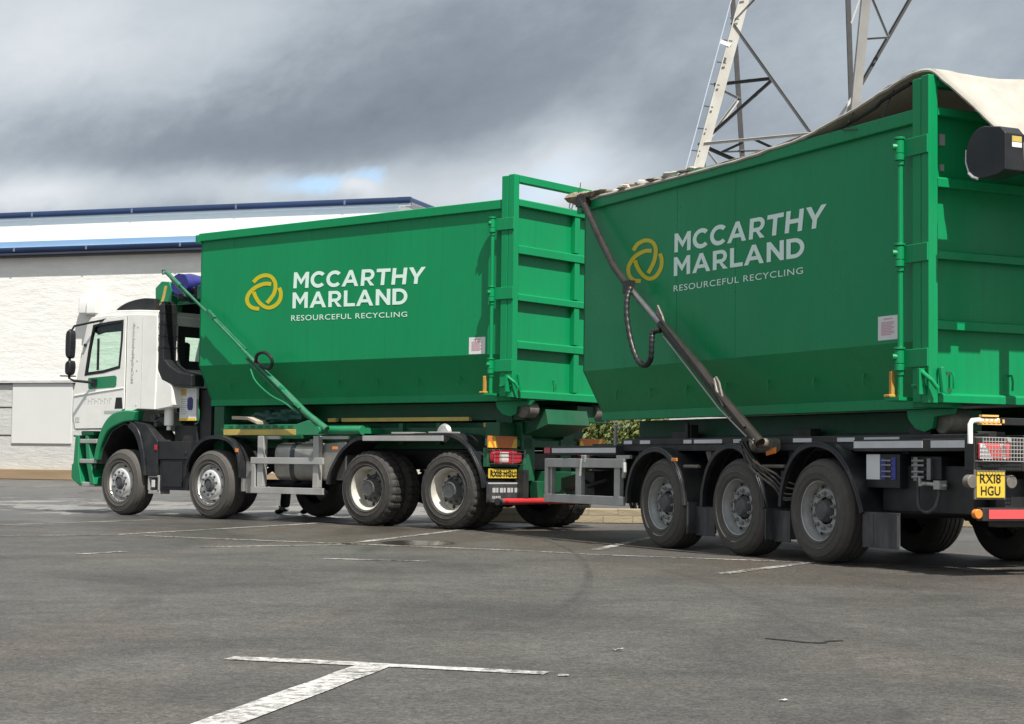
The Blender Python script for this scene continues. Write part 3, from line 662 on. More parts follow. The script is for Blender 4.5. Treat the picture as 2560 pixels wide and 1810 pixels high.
# upper body of the tower, out of the picture
b = MB()
for p, q in (((9.0, 60, 21), (11.2, 62, 40)), ((12.4, 60, 21), (11.6, 62, 40)), ((8.2, 66, 21), (11.2, 64, 40)), ((12.65, 66, 21), (11.6, 64, 40)), ((9.0, 60, 21), (12.4, 60, 21)), ((4, 63, 36), (19, 63, 36)), ((6, 63, 30), (17, 63, 30))):
    b.bar(Vector(p) - PO, Vector(q) - PO, .3)
b.build('tower_frame', 'galv_mid', py)
# ---------------------------------------------------------------- wheels
def make_wheel(kind, R, wid, parent, x, y, z=None, flip=False, dual=False):
    """axle along y, outer face at y = 0; > tyre, hub"""
    z = R if z is None else z
    n = 72
    sc_ = R / .515
    def tyre(off=0.0):
        k = sc_
        pr = [(.292 * k, -.030), (.300 * k, -.008), (.318 * k, .002), (.322 * k, .008), (.328 * k, .003), (.372 * k, .010), (.376 * k, .015), (.382 * k, .010), (.425 * k, .006), (.447 * k, .000), (.450 * k, .005), (.456 * k, -.003), (.466 * k, -.010), (.485 * k, -.020), (.498 * k, -.036), (.508 * k, -.055)]
        g = []
        m_ = 4; tw = wid - .11
        y0 = -.055
        for i in range(m_):
            ya = y0 - tw * (i + .72) / (m_ + .45); g += [(.515 * k, ya + tw * .12), (.515 * k, ya + .006), (.502 * k, ya + .004), (.502 * k, ya - .006), (.515 * k, ya - .008)]
        pr += g + [(.508 * k, -wid + .055), (.498 * k, -wid + .036), (.470 * k, -wid + .010), (.40 * k, -wid), (.32 * k, -wid + .004), (.292 * k, -wid + .03)]
        nn = 120 if kind == 'drive' else n
        def mod(j, q):
            if kind == 'drive' and 11 <= j < len(pr) - 5:
                if (q % 4) in (0,): return -.016 if j > 13 else -.007
            elif kind != 'drive' and 14 <= j < len(pr) - 5 and q % 2: return -.003
            return 0
        t = MB(); t.lathe([(r, yy + off) for r, yy in pr], nn, mod=mod)
        # moulded lettering ribs on the side wall
        return t
    k = sc_
    b = MB()
    if kind == 'steer':
        pr = [(.300, -.050), (.306, -.022), (.298, -.018), (.290, -.030), (.284, -.060), (.272, -.115), (.262, -.125), (.250, -.098), (.238, -.060), (.222, -.028), (.205, -.010), (.190, -.004), (.118, -.002), (.110, -.012)]
        b.lathe([(r * k, yy) for r, yy in pr], 60)
        b.mi = 1                                        # hand holes
        for q in range(10):
            a = 2 * pi * (q + .5) / 10
            c = Vector((.244 * k * sin(a), -.070, .244 * k * cos(a))); tn = Vector((cos(a), 0, -sin(a))); rd = Vector((sin(a) * .55, -.83, cos(a) * .55)).normalized(); nn = tn.cross(rd)
            if nn.y < 0: nn = -nn
            b.face([b.v(c + (tn * cos(u) * .024 + rd * sin(u) * .021) + nn * .006) for u in [2 * pi * i / 12 for i in range(12)]])
    elif kind == 'drive':
        pr = [(.300, -.050), (.308, -.020), (.300, -.012), (.291, -.016), (.284, -.040), (.268, -.060), (.262, -.150), (.250, -.180), (.215, -.190), (.150, -.185)]
        b.lathe([(r * k, yy) for r, yy in pr], 60)
        b.mi = 1
        for q in range(8):
            a = 2 * pi * q / 8; b.cyl((.222 * k * sin(a), -.20, .222 * k * cos(a)), (.222 * k * sin(a), -.178, .222 * k * cos(a)), .024, 10)
    else:
        pr = [(.300, -.050), (.308, -.022), (.300, -.012), (.290, -.018), (.285, -.050), (.270, -.075), (.262, -.120), (.248, -.130), (.232, -.105), (.215, -.088), (.150, -.085), (.135, -.10)]
        b.lathe([(r * k, yy) for r, yy in pr], 60)
        b.mi = 1
        for q in range(10):
            a = 2 * pi * (q + .5) / 10; c = Vector((.238 * k * sin(a), -.112, .238 * k * cos(a)))
            b.cyl(c, c + Vector((0, .012, 0)), .017, 10)
    rm = {'steer': 'rim_silver', 'drive': 'rim_cream', 'trailer': 'rim_grey'}[kind]
    w_ = b.build('wheel', [rm, 'ink'], parent, loc=(x, y, z))
    if flip: w_.rotation_euler = (0, random.random() * 6, pi)
    else: w_.rotation_euler = (0, random.random() * 6, 0)
    tm = 'rubber' if kind == 'drive' else 'rubber_worn'
    t = tyre(); t.build('tyre', tm, w_, angle=30)
    h = MB()
    if kind == 'steer':
        h.lathe([(.112 * k, -.012), (.108, .012), (.082, .030), (.078, .012), (.066, .010), (.060, .022), (.0, .024)], 32)
        for q in range(10):
            a = 2 * pi * q / 10; c = Vector((.158 * k * sin(a), -.006, .158 * k * cos(a))); h.lathe([(.020, .0), (.020, .010), (.013, .012), (.012, .030), (.0, .032)], 6, c=c)
        hm = 'hub'
    elif kind == 'drive':
        h.lathe([(.200 * k, -.190), (.185, -.150), (.150, -.135), (.140, -.115), (.118, -.075), (.112, -.040), (.100, -.032), (.085, -.036), (.0, -.028)], 40)
        for q in range(10):
            a = 2 * pi * q / 10; c = Vector((.166 * k * sin(a), -.145, .166 * k * cos(a))); h.lathe([(.018, .0), (.018, .035), (.010, .038), (.010, .050), (0, .052)], 6, c=c)
        for q in range(12):
            a = 2 * pi * q / 12; c = Vector((.100 * sin(a), -.036, .100 * cos(a))); h.lathe([(.009, .0), (.009, .010), (0, .010)], 6, c=c)
        hm = 'hub'
    else:
        h.lathe([(.118 * k, -.10), (.100, -.085), (.094, -.045), (.078, -.028), (.070, -.034), (.0, -.026)], 32)
        for q in range(10):
            a = 2 * pi * q / 10; c = Vector((.172 * k * sin(a), -.088, .172 * k * cos(a))); h.mi = 1; h.lathe([(.019, .0), (.019, .028), (.011, .032), (.011, .050), (0, .051)], 6, c=c)
        hm = ['hub', 'rim_nut']
    h.build('hub', hm, w_)
    if dual:
        t2 = tyre(-wid - .035); t2.build('inner_tyre', tm, w_, angle=30)
    return w_
def copy_wheel(src, x, y, flip, ang):
    c = copy_tree(src, src.parent); c.location = (x, y, src.location.z); c.rotation_euler = (0, ang, pi if flip else 0); return c

# ---------------------------------------------------------------- roll-off container
LETTER = {'truck': [((3.04, 3.59), (.47, 3.51), (3.05, 3.36), (.50, 3.285)), ((3.06, 3.30), (.80, 3.24), (3.06, 3.07), (.80, 3.02)), ((3.08, 2.97), (.80, 2.92), (3.08, 2.89), (.80, 2.85))],
          'trailer': [((2.62, 3.33), (-.09, 3.30), (2.62, 3.13), (-.05, 3.09)), ((2.63, 3.08), (.26, 3.035), (2.63, 2.88), (.26, 2.845)), ((2.63, 2.78), (.28, 2.75), (2.63, 2.715), (.28, 2.688))]}
RINGS = {'truck': [[[(3.874,3.475),(3.832,3.503),(3.792,3.528),(3.745,3.544),(3.688,3.555),(3.637,3.557),(3.592,3.55),(3.552,3.537),(3.521,3.517),(3.494,3.489),(3.476,3.461),(3.467,3.433),(3.465,3.402),(3.471,3.367),(3.485,3.332),(3.504,3.303),(3.53,3.278),(3.561,3.251),(3.596,3.223),(3.633,3.196)],[(3.936,3.517),(3.892,3.547),(3.843,3.576),(3.781,3.597),(3.71,3.611),(3.64,3.613),(3.572,3.603),(3.511,3.582),(3.461,3.55),(3.424,3.512),(3.399,3.473),(3.387,3.434),(3.384,3.394),(3.392,3.351),(3.408,3.309),(3.432,3.272),(3.463,3.242),(3.496,3.212),(3.533,3.184),(3.57,3.156)]],[[(3.514,3.475),(3.572,3.484),(3.637,3.489),(3.708,3.484),(3.778,3.472),(3.841,3.456),(3.9,3.434),(3.954,3.407),(4.005,3.374),(4.044,3.336),(4.07,3.293),(4.079,3.247),(4.067,3.203),(4.04,3.163),(3.999,3.131),(3.956,3.107),(3.912,3.091),(3.865,3.081),(3.815,3.075),(3.766,3.071)],[(3.523,3.42),(3.578,3.428),(3.629,3.433),(3.685,3.429),(3.746,3.418),(3.8,3.404),(3.85,3.385),(3.897,3.362),(3.94,3.335),(3.97,3.305),(3.99,3.273),(3.995,3.244),(3.987,3.215),(3.971,3.191),(3.944,3.17),(3.914,3.153),(3.885,3.143),(3.852,3.135),(3.81,3.13),(3.764,3.127)]],[[(3.93,3.349),(3.917,3.32),(3.899,3.287),(3.869,3.247),(3.83,3.203),(3.783,3.163),(3.729,3.128),(3.67,3.1),(3.603,3.08),(3.533,3.075),(3.467,3.085),(3.41,3.103),(3.357,3.129),(3.315,3.161),(3.288,3.199),(3.272,3.239),(3.267,3.282),(3.272,3.324),(3.29,3.361),(3.31,3.394)],[(3.851,3.361),(3.839,3.333),(3.824,3.306),(3.798,3.27),(3.764,3.232),(3.725,3.199),(3.681,3.17),(3.634,3.148),(3.587,3.133),(3.545,3.131),(3.5,3.138),(3.455,3.152),(3.414,3.172),(3.384,3.195),(3.364,3.223),(3.351,3.254),(3.347,3.287),(3.351,3.318),(3.365,3.346),(3.384,3.376)]]],
         'trailer': [[[(3.46,3.231),(3.426,3.259),(3.392,3.281),(3.347,3.295),(3.295,3.304),(3.25,3.307),(3.212,3.306),(3.167,3.298),(3.122,3.285),(3.09,3.267),(3.065,3.241),(3.052,3.213),(3.052,3.181),(3.058,3.147),(3.07,3.115),(3.089,3.085),(3.116,3.056),(3.147,3.028),(3.176,3.002),(3.206,2.976)],[(3.537,3.26),(3.501,3.289),(3.457,3.317),(3.396,3.336),(3.332,3.347),(3.273,3.351),(3.213,3.349),(3.147,3.338),(3.079,3.317),(3.024,3.286),(2.988,3.248),(2.969,3.209),(2.969,3.17),(2.976,3.133),(2.989,3.097),(3.01,3.062),(3.04,3.03),(3.072,3.001),(3.101,2.975),(3.131,2.949)]],[[(3.097,3.222),(3.153,3.229),(3.215,3.235),(3.282,3.233),(3.348,3.225),(3.414,3.214),(3.481,3.197),(3.537,3.175),(3.579,3.148),(3.615,3.12),(3.646,3.088),(3.656,3.049),(3.645,3.005),(3.617,2.965),(3.574,2.932),(3.525,2.906),(3.474,2.89),(3.424,2.88),(3.374,2.874),(3.326,2.87)],[(3.1,3.18),(3.153,3.186),(3.201,3.191),(3.253,3.189),(3.309,3.182),(3.368,3.172),(3.425,3.158),(3.469,3.14),(3.505,3.117),(3.537,3.092),(3.561,3.068),(3.568,3.041),(3.559,3.007),(3.54,2.978),(3.509,2.955),(3.478,2.938),(3.448,2.929),(3.413,2.922),(3.371,2.917),(3.326,2.913)]],[[(3.501,3.131),(3.487,3.104),(3.469,3.075),(3.442,3.041),(3.405,3.004),(3.356,2.966),(3.298,2.931),(3.242,2.904),(3.179,2.883),(3.106,2.875),(3.032,2.881),(2.971,2.897),(2.927,2.922),(2.892,2.949),(2.863,2.978),(2.845,3.012),(2.839,3.05),(2.844,3.088),(2.861,3.123),(2.882,3.155)],[(3.418,3.134),(3.404,3.108),(3.388,3.082),(3.364,3.052),(3.333,3.02),(3.291,2.988),(3.241,2.957),(3.197,2.935),(3.16,2.923),(3.121,2.919),(3.07,2.923),(3.029,2.934),(2.995,2.952),(2.965,2.975),(2.941,3.0),(2.926,3.027),(2.921,3.059),(2.925,3.09),(2.94,3.119),(2.96,3.149)]]]}
def container(root, kind, xr, xf, zb, zt, post_top):
    """zb underside of the bottom rail, zt top of the rim, xr rear face, xf front"""
    zc = zb + (.60 if kind == 'truck' else .565); YS, YB = 1.215, .95
    bx = xr + .10
    G = 'green'
    # shell: side, sloping lower side, floor, other side - one folded sheet
    prof = [(YS, zt - .06), (YS, zc), (YB, zb + .075), (-YB, zb + .075), (-YS, zc), (-YS, zt - .06)]
    b = MB(); inn = [(y - .02 * (1 if y > 0 else -1), z + (.0 if abs(z - (zb + .075)) > .01 else .02)) for y, z in prof]
    b.prism(prof + inn[::-1], bx, xf, 'x'); b.build('shell', G, root, angle=20)
    for s_ in (1, -1):
        b = MB(); b.box(bx + .09, xf + .02, s_ * 1.10, s_ * 1.262, zt - .125, zt); b.build('top_rail', G, root, bevel=.012)
        b = MB(); b.box(bx, xf, s_ * (YB + .012), s_ * (YB - .10), zb, zb + .095); b.build('bottom_rail', G, root, bevel=.006)
        b = MB(); b.box(xr + .35, xf - .25, s_ * .42, s_ * .60, zb - .24, zb - .002); b.build('skid_beam', 'green_dull', root, bevel=.006)
    b = MB(); b.prism(prof, xf - .03, xf + .004, 'x')
    for y in (-.7, 0, .7): b.box(xf, xf + .07, y - .04, y + .04, zb + .1, zt - .13)
    b.box(xf, xf + .08, -1.2, 1.2, zt - .11, zt - .01); b.build('end_wall', G, root, bevel=.005)
    b = MB(); b.box(xf - .02, xf + .10, 1.268, 1.12, zt - .14, zt - .02) if kind == 'trailer' else b.box(xf - .02, xf + .09, 1.264, 1.15, zt - .14, zt - .02)
    b.build('corner_cap', G, root, bevel=.006)
    # weld seams between the side sheets
    seams = [2.58, 1.45] if kind == 'trailer' else [4.35, 2.7, 1.2]
    for x in seams:
        b = MB(); b.box(x - .006, x + .006, YS - .002, YS + .0025, zc + .01, zt - .126)
        b.build('weld_seam', G, root)
    # lashing hooks on the slope
    for x in [xf - .55 - i * .76 for i in range(7)]:
        z = zb + .27; y = YB + (YS - YB) * (z - zb - .075) / (zc - zb - .075)
        b = MB(); b.tube([(x - .03, y - .01, z + .05), (x - .03, y + .035, z + .05), (x - .03, y + .05, z + .0), (x - .03, y + .03, z - .05)], .009, 6)
        b.build('lashing_hook', G, root)
    # rear frame posts, with the hoop over the top
    for s_ in (1, -1):
        b = MB(); b.box(xr + .105, xr + .215, s_ * 1.10, s_ * 1.285, zb + .04, post_top); b.box(xr + .10, xr + .35, s_ * (YB - .1), s_ * 1.18, zb, zb + .09)
        b.prism([(s_ * YB, zb + .09), (s_ * 1.10, zb + .09), (s_ * 1.10, zc + .1), (s_ * (YS - .01), zc)], xr + .12, xr + .19, 'x'); b.build('hinge_post', G, root, bevel=.008)
    # rear door
    zr = {'truck': [(4.21, 4.30), (3.59, 3.70), (2.98, 3.07), (2.36, 2.46), (1.72, 1.82)], 'trailer': [(3.86, 3.93), (3.25, 3.335), (2.64, 2.715), (2.045, 2.125), (1.43, 1.505)]}[kind]
    d = MB(); d.box(xr + .085, xr + .10, -1.19, 1.19, zb + .04, zt - .01); dr = d.build('tailgate', G, root)
    for s_ in (1, -1):
        b = MB(); b.box(xr, xr + .10, s_ * 1.185, s_ * 1.285, zb + .03, post_top + .012); b.build('door_stile', G, dr, bevel=.008)
    for z0, z1 in zr:
        b = MB(); b.prism([(xr, z0), (xr, z1 - .012), (xr + .012, z1), (xr + .084, z1 + .012), (xr + .084, z0)], -1.183, 1.183, 'y'); b.build('rib', G, dr, bevel=.004)
    b = MB(); b.box(xr - .002, xr + .10, -1.183, 1.183, post_top - .085, post_top + .01); b.build('top_hoop', G, dr, bevel=.006)
    yv = -.075 if kind == 'truck' else -.25
    for (z0, z1), (z2, z3) in zip(zr, zr[1:]):
        b = MB(); b.box(xr + .012, xr + .084, yv - .055, yv + .055, z3 + .014, z0 - .002); b.build('upright', G, dr, bevel=.004)
    for y in ((.34, -.07, -.6) if kind == 'truck' else (1.0, .36, -.6)):
        b = MB(); z = zb + .24; b.tube([(xr + .08, y, z + .05), (xr + .04, y, z + .05), (xr + .025, y, z), (xr + .04, y - .01, z - .08)], .010, 6); b.build('door_hook', G, dr)
    # hinges on the side
    hz = {'truck': (3.97, 3.07, 2.135), 'trailer': (3.61, 2.695, 1.805)}[kind]
    for i, z in enumerate(hz):
        b = MB(); b.box(xr - .004, xr + .36, 1.2865, 1.305, z - .078, z + .078); hb = b.build('hinge_bracket', G, root, bevel=.006)
        b = MB(); c = (xr + .335, 1.325)
        b.tube([(c[0], c[1], z - .10), (c[0], c[1], z - .045)], .044, 14); b.tube([(c[0], c[1], z - .04), (c[0], c[1], z + .075)], .042, 14); b.tube([(c[0], c[1], z + .08), (c[0], c[1], z + .10)], .050, 14)
        b.tube([(c[0], c[1] + .02, z + .015), (c[0] + .02, c[1] + .06, z + .015)], .028, 10)
        b.build('hinge_pin', G, hb, bevel=.003)
    b = MB(); xrod = xr + .335
    b.tube([(xrod, 1.315, zb + .06), (xrod, 1.315, hz[0] - .1)], .025, 10)
    for z in hz: b.tube([(xrod, 1.315, z - .14), (xrod, 1.315, z - .10)], .034, 12)
    b.box(xr + .26, xr + .46, 1.22, 1.39, zb + .055, zb + .085); b.build('locking_rod', G, root, bevel=.002)
    b = MB(); b.box(xr + .385, xr + .425, 1.33, 1.37, zb + .086, zb + .31); b.box(xr + .375, xr + .46, 1.30, 1.40, zb + .086, zb + .11); b.build('ratchet_lever', 'orange', root, bevel=.008)
    b = MB(); b.box(xr + .0, xr + .20, 1.286, 1.31, zb + .17, zb + .19); b.box(xr + .03, xr + .06, 1.286, 1.36, zb + .10, zb + .32); b.tube([(xr + .05, 1.33, zb + .3), (xr - .05, 1.30, zb + .22), (xr - .07, 1.25, zb + .15)], .02, 8)
    b.tube([(xr - .03, 1.18, zb + .33), (xr - .04, 1.16, zb + .12)], .03, 8); b.build('door_latch', G, root, bevel=.003)
    # rollers under the rear
    for s_ in (1, -1):
        rx = {'truck': -.80, 'trailer': -1.12}[kind]
        b = MB(); b.prism([(rx - .36, zb), (rx + .28, zb), (rx + .26, zb - .08), (rx + .16, zb - .17), (rx + .03, zb - .20), (rx - .07, zb - .17), (rx - .10, zb - .07), (rx - .33, zb - .05)], s_ * .86, s_ * .90, 'y')
        fl = b.build('roller_bracket', G, root, bevel=.004)
        b = MB(); b.lathe([(.0, -.11), (.105, -.11), (.115, -.10), (.115, .10), (.105, .11), (.0, .11)], 32, c=(rx - .14, s_ * .74, zb - .105)); b.build('roller', 'steel_dull', fl)
    # sticker
    sx = {'truck': (-.32, -.60, 2.305, 2.525), 'trailer': (-.85, -1.13, 1.99, 2.20)}[kind]
    b = MB(); b.box(sx[0], sx[1], YS, YS + .003, sx[2], sx[3]); st = b.build('warning_sticker', 'paper', root)
    b = MB(); wv = sx[0] - sx[1]; hv = sx[3] - sx[2]
    for q in range(9):
        z = sx[3] - hv * (.26 + q * .065); b.box(sx[0] - wv * .16, sx[0] - wv * (.80 - .12 * (q % 3 == 2)), YS + .0031, YS + .0045, z - .004, z + .004)
    b.box(sx[0] - wv * .28, sx[0] - wv * .72, YS + .0031, YS + .0045, sx[3] - hv * .15, sx[3] - hv * .10); b.build('print', 'pink', st)
    # lettering and emblem
    yl = YS + .004
    for s, q in zip(('MCCARTHY', 'MARLAND', 'RESOURCEFUL RECYCLING'), LETTER[kind]):
        bold = s[0] == 'M'
        bold_word(s, 'company_lettering', quadmap(*q, yl), 'logo_w', root) if bold else lettering(s, 'slogan_lettering', quadmap(*q, yl), 'logo_w', root, embolden=.001, spacing=1.10)
    for A, B in RINGS[kind]:
        b = MB(); VA = [b.v((x, yl, z)) for x, z in A]; VB = [b.v((x, yl, z)) for x, z in B]
        for i in range(len(VA) - 1): b.face([VA[i], VA[i + 1], VB[i + 1], VB[i]])
        b.build('emblem_loop', 'logo_y', root, smooth=False)
    return dr

# ---------------------------------------------------------------- the lorry
TA = radians(50.363); TO = (-.0378, 24.0522, 0)
tk = empty('hooklift_lorry', TO, TA + pi / 2, 'white and green four axle hooklift lorry carrying a green container', 'lorry')
w1 = make_wheel('steer', .515, .33, tk, 6.87, 1.25)
copy_wheel(w1, 4.745, 1.25, False, 1.1)
copy_wheel(w1, 6.87, -1.25, True, 2); copy_wheel(w1, 4.745, -1.25, True, .4)
w3 = make_wheel('drive', .515, .28, tk, 1.49, 1.25, dual=True)
copy_wheel(w3, 0, 1.25, False, 2.2); copy_wheel(w3, 1.49, -1.25, True, .7); copy_wheel(w3, 0, -1.25, True, 3)
for x in (6.87, 4.745, 1.49, 0):
    b = MB(); b.tube([(x, -1.1, .515), (x, 1.1, .515)], .075, 12)
    if x < 2: b.lathe([(.05, -.25), (.20, -.15), (.24, 0), (.20, .15), (.05, .25)], 20, c=(x, 0, .515))
    b.build('axle', 'chassis', tk)
b = MB()
for s_ in (1, -1): b.box(-.65, 7.6, s_ * .38, s_ * .46, .78, 1.06)
for x in (-.6, .75, 2.3, 3.4, 4.3, 5.4, 6.9): b.box(x - .06, x + .06, -.38, .38, .80, 1.02)
for x in (6.87, 4.745, 1.49, 0):
    for s_ in (1, -1): b.sheet([(x - .6, .80), (x - .3, .66), (x, .60), (x + .3, .66), (x + .6, .80)], s_ * .5, s_ * .58, .06)
b.build('chassis_frame', 'chassis', tk, bevel=.006)
# hooklift subframe, dark green
b = MB()
for s_ in (1, -1): b.box(-.70, 4.95, s_ * .34, s_ * .56, 1.065, 1.43); b.box(-.3, 4.8, s_ * .561, s_ * .70, 1.16, 1.36)
b.box(4.80, 5.02, .45, .95, 1.0, 1.69); b.box(4.80, 5.02, -.45, -.95, 1.0, 1.69)
b.box(3.1, 4.9, -.95, .95, 1.20, 1.25); b.box(-.60, -.35, -.9, .9, 1.10, 1.42); b.box(1.9, 2.1, -.8, .8, 1.16, 1.38)
for x in (4.2, 3.6, 2.9, 1.3, .6): b.box(x - .04, x + .04, .701, .78, 1.12, 1.42)
b.build('hooklift_frame', 'green_dull', tk, bevel=.008)
b = MB()                                                             # hook arm standing behind the cab
b.prism([(5.05, 1.40), (5.45, 1.40), (5.55, 2.6), (5.75, 3.35), (5.62, 3.55), (5.35, 3.45), (5.22, 2.6)], -.18, .18, 'y')
b.tube([(5.68, 0, 3.45), (5.50, 0, 3.62), (5.30, 0, 3.52), (5.24, 0, 3.36)], .06, 10); b.build('hook_arm', 'green_dull', tk, bevel=.01)
# yellow marked rails
b = MB(); b.box(3.01, 4.57, 1.06, 1.15, 1.335, 1.405); b.prism([(3.01, 1.25), (3.01, 1.405), (2.78, 1.46), (2.45, 1.36), (2.40, 1.25)], 1.05, 1.15, 'y')
rl = b.build('step_rail', 'green_light', tk, bevel=.006)
b = MB(); b.box(3.01, 4.57, 1.062, 1.153, 1.25, 1.333); b.build('yellow_strip', 'yellow', rl, bevel=.004)
b = MB()
for i in range(9): b.box(4.45 - i * .16, 4.36 - i * .16, 1.15, 1.1525, 1.35, 1.388)
b.build('tread_slot', 'green_dull', rl)
b = MB(); b.box(.06, 2.48, .70, .765, 1.445, 1.50); b.box(2.60, 2.76, .70, .765, 1.445, 1.50); b.box(-.42, -.20, .72, .765, 1.36, 1.42); b.build('yellow_strip', 'yellow', tk, bevel=.004)
# ---- cab
WO = [(7.69, 3.02), (7.30, 3.055), (6.92, 3.07), (6.93, 2.75), (6.98, 2.31), (7.40, 2.245), (7.88, 2.215), (7.80, 2.62)]
SIDE = [(6.13, 1.645), (6.55, 1.66), (6.80, 1.60), (7.05, 1.53), (7.25, 1.42), (7.36, 1.335), (7.70, 1.335), (8.12, 1.33), (8.20, 1.36), (8.23, 1.62), (8.22, 1.92), (8.12, 2.20), (7.99, 2.72), (7.88, 3.06), (7.78, 3.15), (7.26, 3.17), (6.62, 3.15), (6.12, 3.12), (6.10, 2.40)]
b = MB(); b.plate(SIDE, [WO], 1.165, 1.20); b.plate(SIDE, [WO], -1.165, -1.20)
b.prism([(6.12, 3.12), (6.62, 3.15), (7.26, 3.17), (7.78, 3.15), (7.70, 3.20), (7.2, 3.24), (6.6, 3.22), (6.14, 3.19)], -1.16, 1.16, 'y')
RW = [(.74, 2.35), (.74, 2.92), (-.74, 2.92), (-.74, 2.35)]
b.plate([(1.164, 1.65), (1.164, 3.11), (-1.164, 3.11), (-1.164, 1.65)], [RW], 6.10, 6.13, 'x')
b.prism([(8.12, 1.35), (8.19, 1.38), (8.22, 1.62), (8.21, 1.92), (8.12, 2.18), (8.05, 2.16)], -1.164, 1.164, 'y')
b.prism([(7.87, 3.04), (7.79, 3.148), (7.70, 3.145), (7.78, 3.03)], -1.164, 1.164, 'y')
b.box(6.14, 8.1, -1.16, 1.16, 1.66, 1.72)
cab = b.build('cab', 'white', tk, bevel=.012, angle=30)
b = MB(); b.prism([(8.115, 2.19), (8.125, 2.195), (7.885, 3.035), (7.875, 3.03)], -1.15, 1.15, 'y'); b.build('windscreen', 'glass', cab)
b = MB(); b.box(6.112, 6.120, -.735, .735, 2.355, 2.915); b.build('cab_window', 'glass', cab)
b = MB(); b.plate([(.80, 2.30), (.80, 2.97), (-.80, 2.97), (-.80, 2.30)], [[(.66, 2.43), (.66, 2.80), (-.66, 2.80), (-.66, 2.43)]], 6.085, 6.099, 'x'); b.build('window_seal', 'black', cab, bevel=.003)
DO = [(6.86, 1.66), (7.05, 1.60), (7.25, 1.48), (7.38, 1.36), (8.10, 1.355), (8.17, 1.62), (8.16, 1.92), (8.06, 2.20), (7.93, 2.72), (7.80, 3.08), (7.3, 3.10), (6.86, 3.115), (6.855, 2.4)]
b = MB(); b.plate([(x + (x - 7.45) * .012 + .0, z + (z - 2.3) * .008) for x, z in DO], [WO], 1.2003, 1.204); b.build('door_seal', 'black', cab)
b = MB(); b.plate(DO, [WO], 1.2045, 1.222); dr = b.build('door', 'white', cab, bevel=.006, angle=30)
b = MB(); b.plate([(x + (7.38 - x) * -.012, z + (2.65 - z) * -.012) for x, z in WO], [[(x + (7.38 - x) * .10, z + (2.68 - z) * .10) for x, z in WO]], 1.190, 1.227); b.box(7.555, 7.585, 1.19, 1.22, 2.29, 2.80); b.build('window_frame', 'black', dr, bevel=.003)
b = MB(); b.prism([(x + (7.38 - x) * .05, z + (2.65 - z) * .05) for x, z in WO], 1.20, 1.206); b.build('window_glass', 'glass', dr)
b = MB(); b.prism([(x + (7.38 - x) * .02, z + (2.65 - z) * .02) for x, z in WO], -1.19, -1.196); b.build('window_glass', 'glass', cab)
b = MB(); b.plate([(x + (7.38 - x) * -.012, z + (2.65 - z) * -.012) for x, z in WO], [[(x + (7.38 - x) * .10, z + (2.68 - z) * .10) for x, z in WO]], -1.15, -1.228); b.build('window_frame', 'black', cab)
b = MB(); b.prism([(7.74, 2.93), (7.66, 3.01), (6.94, 3.06), (6.94, 2.90), (7.45, 2.89), (7.62, 2.86)], 1.168, 1.172); b.build('sun_visor', 'black', cab)
b = MB(); P = [(7.78, 2.17), (7.10, 2.195), (7.055, 2.17), (7.06, 2.04), (7.09, 2.008), (7.74, 1.988), (7.775, 2.01), (7.79, 2.14)]; b.prism(P, 1.2222, 1.2245); b.build('door_badge', 'green_light', dr, label='blank green patch on the door')
b = MB(); b.prism([(7.09, 1.67), (7.06, 1.845), (6.91, 1.845), (6.885, 1.67)], 1.2222, 1.226); hd = b.build('handle', 'black', dr, bevel=.004)
b = MB(); b.box(6.9, 7.35, 1.2222, 1.2245, 1.59, 1.64); b.build('vent_slot', 'grey_print', dr)
b = MB()
for i, (x, wv, hv) in enumerate(((7.86, .05, .09), (7.78, .07, .09), (7.69, .06, .09), (7.61, .07, .09), (7.52, .05, .09), (7.45, .07, .09), (7.36, .06, .09), (7.28, .035, .09), (7.23, .06, .09))):
    b.box(x, x - wv * .35, 1.2222, 1.224, 1.755, 1.755 + hv); b.box(x - wv * .35, x - wv, 1.2222, 1.224, 1.755 + hv * (.42 if i % 2 else .75), 1.755 + hv * (.6 if i % 2 else 1))
split_build(b, 'door_lettering', 'faint_print', dr)
b = MB()
for q in range(4): b.box(8.10 - q * .03, 8.08 - q * .03, 1.2222, 1.224, 1.465 + .03 * (q % 2), 1.545)
b.box(8.10, 7.985, 1.2222, 1.2238, 1.455, 1.475); b.build('badge', 'grey_print', dr)
b = MB(); b.prism([(8.15, 1.875), (7.5, 1.935), (6.87, 1.985), (6.87, 2.0), (7.5, 1.955), (8.145, 1.90)], 1.221, 1.232); b.box(6.90, 8.14, 1.221, 1.230, 1.375, 1.42) if 0 else None; b.build('door_crease', 'white', dr, bevel=.006)
def vt(u, v): return (6.755 - .085 * v, 1.2215, 2.06 + .96 * u)
lettering('McCarthyMarland.co.uk', 'web_address', lambda u, v: (6.755 - .085 * v - .03 * u, 1.2015, 2.06 + .96 * u), 'grey_print', cab, embolden=.045)
b = MB()
for z in (2.95, 2.42, 2.27, 1.72): b.cyl((6.58, 1.20, z), (6.58, 1.206, z), .012, 8)
b.box(6.46, 6.465, 1.2002, 1.2035, 1.68, 3.10); b.build('panel_fastener', 'grey_print', cab)
b = MB()                                                             # side fairing behind the cab
P = spl2([(6.10, 2.30), (6.04, 2.17), (5.94, 2.10), (5.82, 2.04), (5.75, 1.97), (5.74, 1.72)], 4)
b.sheet(P + [(5.76, 1.69), (6.05, 1.655), (6.12, 1.65)], .98, 1.17, .012)
b.prism(P + [(5.76, 1.69), (6.12, 1.65)], 1.16, 1.185, 'y'); b.build('side_fairing', 'white', tk, bevel=.01)
b = MB(); b.prism(spl2([(7.45, 3.22), (7.30, 3.31), (7.05, 3.385), (6.70, 3.42), (6.42, 3.40)], 5) + [(6.40, 3.22)], -.98, 1.02); b.build('roof_deflector', 'black', cab, bevel=.02)
